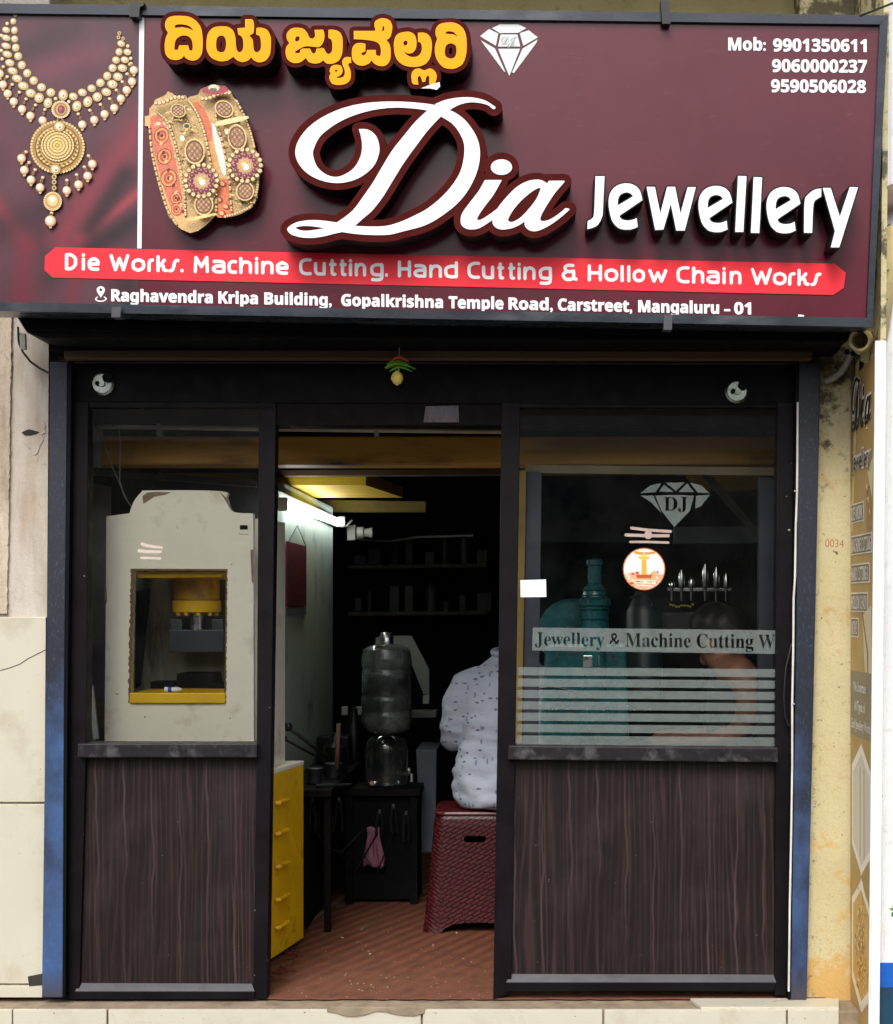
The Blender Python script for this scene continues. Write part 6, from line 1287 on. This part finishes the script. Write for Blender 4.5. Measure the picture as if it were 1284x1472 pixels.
# ------------------------------------------------------------------ people
def hand(k, wrist, d, up, side):
    """palm plus four curled fingers and a thumb, grown into the body skin"""
    d = Vector(d).normalized(); up = Vector(up).normalized(); s = d.cross(up).normalized() * side; w = Vector(wrist)
    k.tube([w - d * .02, w + d * .03, w + d * .075], [.026, .034, .03], 10)
    for i in range(4):
        b = w + d * .08 + s * (-.028 + .019 * i); L = (.07, .08, .075, .06)[i]
        k.tube([b - d * .02, b + d * L * .4 - up * .006, b + d * L * .7 - up * .022, b + d * L * .8 - up * .045], [.0105, .0098, .009, .0075], 8)
    b = w + d * .03 - s * .03; k.tube([b, b - s * .02 + d * .02, b - s * .026 + d * .05 - up * .01], [.013, .011, .0085], 8)
def head(k, c, fwd, up, s=1.0):
    c = Vector(c); f = Vector(fwd).normalized(); u = Vector(up).normalized(); r = f.cross(u).normalized()
    def ell(o, a, b, d, n=16):
        rings = []
        for q_ in range(1, n // 2):
            t = math.pi * q_ / (n // 2); rings.append([k.bm.verts.new(o + r * (a * math.sin(t) * math.cos(2 * math.pi * i / n)) + f * (b * math.sin(t) * math.sin(2 * math.pi * i / n)) - u * (d * math.cos(t))) for i in range(n)])
        k.skin(rings)
    ell(c + u * .03 * s, .077 * s, .097 * s, .092 * s); ell(c + f * .035 * s - u * .045 * s, .056 * s, .062 * s, .075 * s)
    ell(c + f * .1 * s - u * .012 * s, .014 * s, .022 * s, .026 * s, 10); ell(c + f * .086 * s - u * .058 * s, .024 * s, .014 * s, .010 * s, 10)
    for g in (-1, 1): ell(c + r * (.078 * s * g) - u * .005 * s, .012 * s, .024 * s, .034 * s, 10); ell(c + f * .085 * s + r * (.032 * s * g) + u * .02 * s, .016 * s, .010 * s, .008 * s, 8)
def hair_cap(k, c, fwd, up, s=1.0):
    c = Vector(c); f = Vector(fwd).normalized(); u = Vector(up).normalized(); r = f.cross(u).normalized()
    for a, b, rr, h in ((.03, -.012, .088, .085), (.0, -.045, .082, .07), (-.03, -.058, .066, .05)):
        o = c + u * (a + .012) * s + f * b * s; n = 16; rings = []
        for q_ in range(1, 8):
            t = math.pi * q_ / 8; rings.append([k.bm.verts.new(o + r * (rr * s * math.sin(t) * math.cos(2 * math.pi * i / n)) + f * (rr * .98 * s * math.sin(t) * math.sin(2 * math.pi * i / n)) - u * (h * s * math.cos(t))) for i in range(n)])
        k.skin(rings)
    for i in range(60):
        t = random.random() * 6.28; z = random.uniform(.2, 1); e = o = c + u * .04 * s + (r * math.cos(t) + f * (math.sin(t) - .15)) * .08 * s * math.sqrt(max(0, 1 - z * z * .8)) + u * .07 * z * s
        k.ball(e, .013 * s, n=6)
mx, my = -.068, 1.06
man = thing('person', 'man in white patterned shirt sitting on maroon stool with his back turned', 'person', (mx, my, .457))
k = MB()
k.loft([((mx, my, .50), .17, .12), ((mx, my + .01, .7), .16, .105), ((mx, my + .03, .88), .15, .09), ((mx, my + .05, .96), .10, .07), ((mx, my + .07, 1.04), .055, .05)])
hc = (mx + .03, my + .21, 1.065); head(k, hc, (0, .45, -.9), (0, .9, .45))
k.tube([(mx, my + .08, 1.02), (mx + .02, my + .17, 1.05)], .05, 12)
for g in (-1, 1):
    k.tube([(mx + g * .15, my + .04, .90), (mx + g * .215, my + .04, .82), (mx + g * .225, my + .07, .735), (mx + g * .18, my + .2, .72), (mx + g * .12, my + .3, .74)], [.04, .042, .038, .036, .028], 10)
    hand(k, (mx + g * .115, my + .31, .74), (-.35 * g, .9, -.05), (0, .05, 1), g)
    k.tube([(mx + g * .1, my - .0, .52), (mx + g * .13, my + .25, .53), (mx + g * .14, my + .42, .5), (mx + g * .14, my + .42, .3), (mx + g * .13, my + .4, .07)], [.085, .075, .058, .05, .036], 12)
    k.tube([(mx + g * .13, my + .36, .045), (mx + g * .135, my + .48, .038), (mx + g * .14, my + .58, .03)], [.038, .036, .026], 10)
remeshed('body', k, SKIN, man, .008, 3)
k = MB(); hair_cap(k, hc, (0, .45, -.9), (0, .9, .45)); remeshed('hair', k, HAIR, man, .01, 2)
def wr(p):
    a = mnoise.noise(Vector((p.x * 5, p.y * 5, p.z * 22))) * .009 * max(0.25, min(1.4, (1.02 - p.z) * 3.0)); b = mnoise.noise(Vector((p.x * 14 + p.z * 9, p.y * 14, p.z * 30))) * .004
    # sag folds gathered above the seat
    c = .0075 * (mnoise.noise(Vector((p.x * 3.5 + 9, p.y * 3, p.z * 26 + 6 * p.x))) + .5 * math.sin(p.z * 80 + 14 * (p.x - mx) + 9 * mnoise.noise(p * 6))) * max(0, min(1, (.76 - p.z) * 6))
    return a + b + c
k = MB()
k.loft([((mx, my - .02, .462), .195, .15), ((mx - .01, my - .02, .50), .215, .165), ((mx - .012, my - .005, .56), .217, .165), ((mx - .008, my, .64), .212, .15), ((mx, my + .01, .72), .192, .135), ((mx, my + .02, .82), .196, .13), ((mx, my + .03, .91), .198, .125), ((mx, my + .04, .965), .18, .11), ((mx, my + .055, 1.01), .125, .09), ((mx, my + .065, 1.042), .08, .074), ((mx, my + .07, 1.065), .072, .07)], 32)
for g in (-1, 1):
    k.tube([(mx + g * .12, my + .04, .955), (mx + g * .18, my + .04, .935), (mx + g * .212, my + .03, .86), (mx + g * .228, my + .04, .76), (mx + g * .225, my + .08, .715), (mx + g * .19, my + .17, .715)], [.058, .062, .06, .056, .054, .05], 14)
remeshed('shirt', k, SHIRT, man, .008, 4, wr)
k = MB(); k.tube([(mx + .073 * math.cos(t), my + .066 + .07 * math.sin(t), 1.06 + .012 * math.sin(t)) for t in np.linspace(0, 6.28, 25)], .013, 8); remeshed('collar', k, SHIRT, man, .005, 2)
k = MB(); k.loft([((mx, my, .458), .17, .14), ((mx, my + .02, .60), .17, .13)])
for g in (-1, 1): k.tube([(mx + g * .1, my - .0, .535), (mx + g * .13, my + .25, .54), (mx + g * .14, my + .425, .51), (mx + g * .14, my + .43, .3), (mx + g * .13, my + .41, .09)], [.095, .085, .07, .062, .055], 12)
remeshed('trousers', k, TROUS, man, .012, 3)

# worker bent over behind the right window
wx, wy = .775, .85
wk = thing('person', 'dark haired worker in dark sleeveless top bending over work behind right window', 'person', (wx, wy, .4))
PEACH = plain('dark_vest_cotton', srgb(30, 34, 40), 0.85, 0, 0.3)
k = MB(); hw = (wx - .06, wy - .02, 1.115); fw = (-.55, .5, -.67); uw = (-.5, .3, .81)
head(k, hw, fw, uw); k.tube([(wx - .04, wy, 1.09), (wx + .0, wy + .01, 1.03), (wx + .03, wy + .02, .98)], [.05, .052, .058], 12)
k.loft([((wx + .06, wy + .03, .42), .14, .12), ((wx + .05, wy + .02, .7), .13, .11), ((wx + .03, wy + .02, .95), .10, .1)])
for g in (-1, 1):
    k.tube([(wx - .05, wy + g * .06, 1.01), (wx - .0, wy + g * .13, .995), (wx + .04, wy + g * .165, .94), (wx + .035, wy + g * .15, .86), (wx + .0, wy + g * .12, .78), (wx - .1, wy + g * .1, .745), (wx - .2, wy + g * .08, .74)], [.05, .066, .066, .052, .04, .033, .026], 12); hand(k, (wx - .22, wy + g * .08, .742), (-1, -.3 * g, -.1), (0, 0, 1), -g)
remeshed('body', k, SKIN, wk, .008, 3)
k = MB(); hair_cap(k, hw, fw, uw, 1.12); remeshed('hair', k, HAIR, wk, .009, 2)
k = MB(); k.loft([((wx + .06, wy + .03, .40), .17, .15), ((wx + .055, wy + .02, .7), .16, .17), ((wx + .03, wy + .02, .9), .13, .14), ((wx + .01, wy + .02, .985), .1, .10), ((wx - .0, wy + .015, 1.02), .07, .07)])
remeshed('shirt', k, PEACH, wk, .01, 3)

# operator half hidden behind the press
ox, oy = -1.42, .84
op_ = thing('person', 'person in mauve short-sleeved shirt mostly hidden behind the ivory press housing', 'person', (ox, oy, .4))
MAUVE = plain('mauve_cotton', srgb(190, 146, 190), 0.85, 0, 0.15)
k = MB(); ho = (ox + .06, oy - .06, 1.32); head(k, ho, (.5, -.8, -.3), (0, -.3, .95)); k.tube([(ox + .02, oy, 1.14), (ox + .05, oy - .03, 1.26)], .052, 12)
k.loft([((ox, oy, .42), .15, .12), ((ox, oy, .8), .14, .11), ((ox, oy, 1.08), .14, .09), ((ox, oy, 1.14), .07, .06)])
for g in (-1, 1): k.tube([(ox + g * .17, oy, 1.08), (ox + g * .195, oy, .92), (ox + g * .185, oy - .05, .8), (ox + g * .1, oy - .22, .74)], [.045, .042, .037, .027], 10); hand(k, (ox + g * .09, oy - .24, .735), (-.3 * g, -1, -.1), (0, 0, 1), -g)
for g in (-1, 1): k.tube([(ox + g * .1, oy, .45), (ox + g * .12, oy - .05, .25), (ox + g * .12, oy + .02, .03)], [.08, .06, .045], 10)
remeshed('body', k, SKIN, op_, .01, 3)
k = MB(); hair_cap(k, ho, (.5, -.8, -.3), (0, -.3, .95)); remeshed('hair', k, HAIR, op_, .01, 2)
k = MB(); k.loft([((ox, oy, .42), .19, .14), ((ox, oy, .75), .17, .13), ((ox, oy, 1.06), .165, .11), ((ox, oy, 1.13), .1, .08)])
for g in (-1, 1): k.tube([(ox + g * .11, oy, 1.08), (ox + g * .175, oy, 1.07), (ox + g * .2, oy, .98), (ox + g * .205, oy, .9)], [.055, .062, .064, .062], 12)
remeshed('shirt', k, MAUVE, op_, .01, 3)

# ------------------------------------------------------------------ machines behind the right window
em = thing('engraving_machine', 'teal cast machine with ribbed upright cylinder behind the right window', 'machine', W(850, 1100, .75))
ze = lambda y, Y=.75: W(0, y, Y).z
ce = W(855, 0, .75).x; s_ = sc(.75)
MB().lathe((ce, .75, 0), [(20 * s_, ze(1000)), (20 * s_, ze(872)), (24 * s_, ze(870)), (24 * s_, ze(862)), (18 * s_, ze(858)), (16 * s_, ze(846)), (9 * s_, ze(838))], 26).build('cylinder', TEAL, em)
MB().lathe((ce, .75, 0), [(10 * s_, ze(838)), (10 * s_, ze(814)), (12 * s_, ze(812)), (12 * s_, ze(805)), (7 * s_, ze(803))], 20).build('spindle_head', TEAL, em)
for y in (848, 856, 866, 876, 890): MB().lathe((ce, .75, 0), [(21 * s_ if y > 860 else 17.5 * s_, ze(y + 1.2)), (23.5 * s_ if y > 860 else 19 * s_, ze(y)), (21 * s_ if y > 860 else 17.5 * s_, ze(y - 1.2))], 26).build('rib', TEAL, em)
MB().lathe((W(822, 0, .85).x, .85, ze(910, .85)), [(.115, -.03), (.13, -.02), (.13, .02), (.115, .03)], 30, 'Y').build('flywheel', TEAL, em)
MB().pp([(786, 925), (900, 925), (905, 1062), (775, 1062)], .72, .95).build('body', TEAL, em, .012)
MB().pp([(838, 942), (862, 942), (862, 960), (838, 960)], .70, .72).build('chrome_plate', STEEL, em, .003)
mb = MB(); mb.tube([W(742, 990, .6), W(800, 988, .62), W(850, 1000, .66)], .006, 8); mb.build('feed_bar', STEEL, em)
mb = MB()
for i in range(26): mb.ball(W(760 + i * 7 + random.uniform(-3, 3), 1018 + random.uniform(-4, 4), .6), random.uniform(.002, .005), n=6)
mb.build('brass_fitting', plain('bright_metal', (0.7, 0.62, 0.45, 1), 0.25, 1.0), em)
dm = thing('second_machine', 'dark teal machine partly hidden behind the round sticker', 'machine', W(925, 1000, .95))
MB().lathe((W(926, 0, .95).x, .95, 0), [(26 * sc(.95), ze(1000, .95)), (26 * sc(.95), ze(880, .95)), (20 * sc(.95), ze(868, .95)), (12 * sc(.95), ze(850, .95))], 22).build('cylinder', plain('dark_teal', srgb(16, 40, 42), 0.4), dm)
mb = MB(); mb.tube([W(905, 860, .93), W(926, 852, .91), W(938, 868, .9), W(926, 884, .9)], .005, 8); mb.build('handle', DKSTEEL, dm)
tr = thing('tool_rack', 'rack of chrome tools with yellow knobs hanging behind right window', 'tool rack', W(1005, 880, .9))
MB().pp([(960, 845), (1052, 845), (1052, 850), (960, 850)], .9, .93).build('rail', STEEL, tr, .002)
for i, x in enumerate((966, 980, 994, 1014, 1030, 1044)):
    c = W(x, 845, .89); h = (10, 26, 16, 34, 30, 22)[i] * sc(.89); MB().lathe((c.x, .89, 0), [(.006, c.z - .05), (.006, c.z), (.012, c.z + .004), (.013, c.z + h * .6), (.006, c.z + h)], 12).build('tool', plain('chrome_tool', (0.5, 0.5, 0.5, 1), 0.15, 1.0, 0.3), tr)
for i in range(12):
    x = 964 + i * 4 + (22 if i > 8 else 0); MB().ball(W(x, 870 + random.uniform(-2, 3), .88), .0055, n=8).build('knob', plain('yellow_knob', srgb(190, 180, 40), 0.4), tr)
solo(MB().pp([(955, 880), (1060, 880), (1060, 940), (955, 940)], 1.0, 1.2).build('dark_cabinet', plain('dark_cabinet', (0.02, 0.022, 0.024, 1), 0.5), None, .01), 'dark cabinet behind the worker under the tool rack', 'cabinet')
solo(MB().pp([(970, 757), (1090, 757), (1090, 781), (970, 781)], 1.05, 1.1).build('grey_shelf', plain('grey_board', srgb(90, 96, 98), 0.6)), 'grey shelf board high behind the right window', 'shelf')
MB().pp([(757, 678), (779, 678), (774, 1072), (750, 1072)], .26, .30).build('inner_post', plain('slate_post', srgb(66, 68, 80), 0.6, 0, 0.2), bld, .003)
MB().pp([(742, 676), (757, 676), (750, 1072), (738, 1072)], .25, .34).build('inner_post', plain('ochre_post', srgb(140, 116, 58), 0.7, 0, 0.25, 8), bld, .002)
MB().pp([(1092, 684), (1116, 684), (1114, 1072), (1090, 1072)], .30, .34).build('inner_post', plain('slate_post', srgb(66, 68, 80)), bld, .003)
MB().pp([(755, 668), (1118, 672), (1118, 684), (755, 680)], .28, .31).build('inner_rail', plain('khaki_rail', srgb(128, 116, 88), 0.7, 0, 0.2), bld, .002)
MB().pp([(1010, 684), (1024, 684), (1098, 770), (1092, 776)], .6, .63).build('brace', plain('dark_brace', srgb(40, 36, 32), 0.7), bld)
MB().box(.28, .94, .32, .9, .70, .73).build('counter_top', plain('counter_grey', srgb(92, 104, 100), 0.5, 0, 0.2), bld, .004)

# ------------------------------------------------------------------ across the street (seen only as reflections in the glass and the vinyl)
ob = thing('opposite_building', 'plain shaded building across the street, seen as a reflection', 'building', (0, -13, ZS))
LW = plain('pale_wall', (0.24, 0.23, 0.21, 1), 0.9, 0, 0.25, 1.2)
MB().box(-14, -6, -16, -13, ZS, 4.6).build('wall', LW, ob)
MB().box(-6, 16, -18, -14, ZS, 4.3).build('wall', plain('tan_wall', (0.2, 0.18, 0.15, 1), 0.9, 0, 0.25, 1.2), ob)
for x in range(-13, 15, 4):
    f = -12.99 if x < -3 else -13.99
    MB().box(x, x + 2.4, f, f + .09, ZS, 1.9).build('shutter', plain('grey_shutter', (0.07, 0.075, 0.08, 1), 0.7), ob)
    MB().box(x + .5, x + 1.8, f, f + .05, 2.4, 2.95).build('window', plain('grey_shutter', (0.07, 0.075, 0.08, 1), 0.7), ob)
    MB().box(x - .9, x + 3.1, f, f + .06, 3.3, 3.75).build('parapet_band', plain('pale_band', (0.5, 0.48, 0.44, 1), 0.9, 0, 0.3, 2), ob)
    MB().box(x - .2, x + 2.6, f, f + .7, 2.05, 2.2).build('ledge', LW, ob)
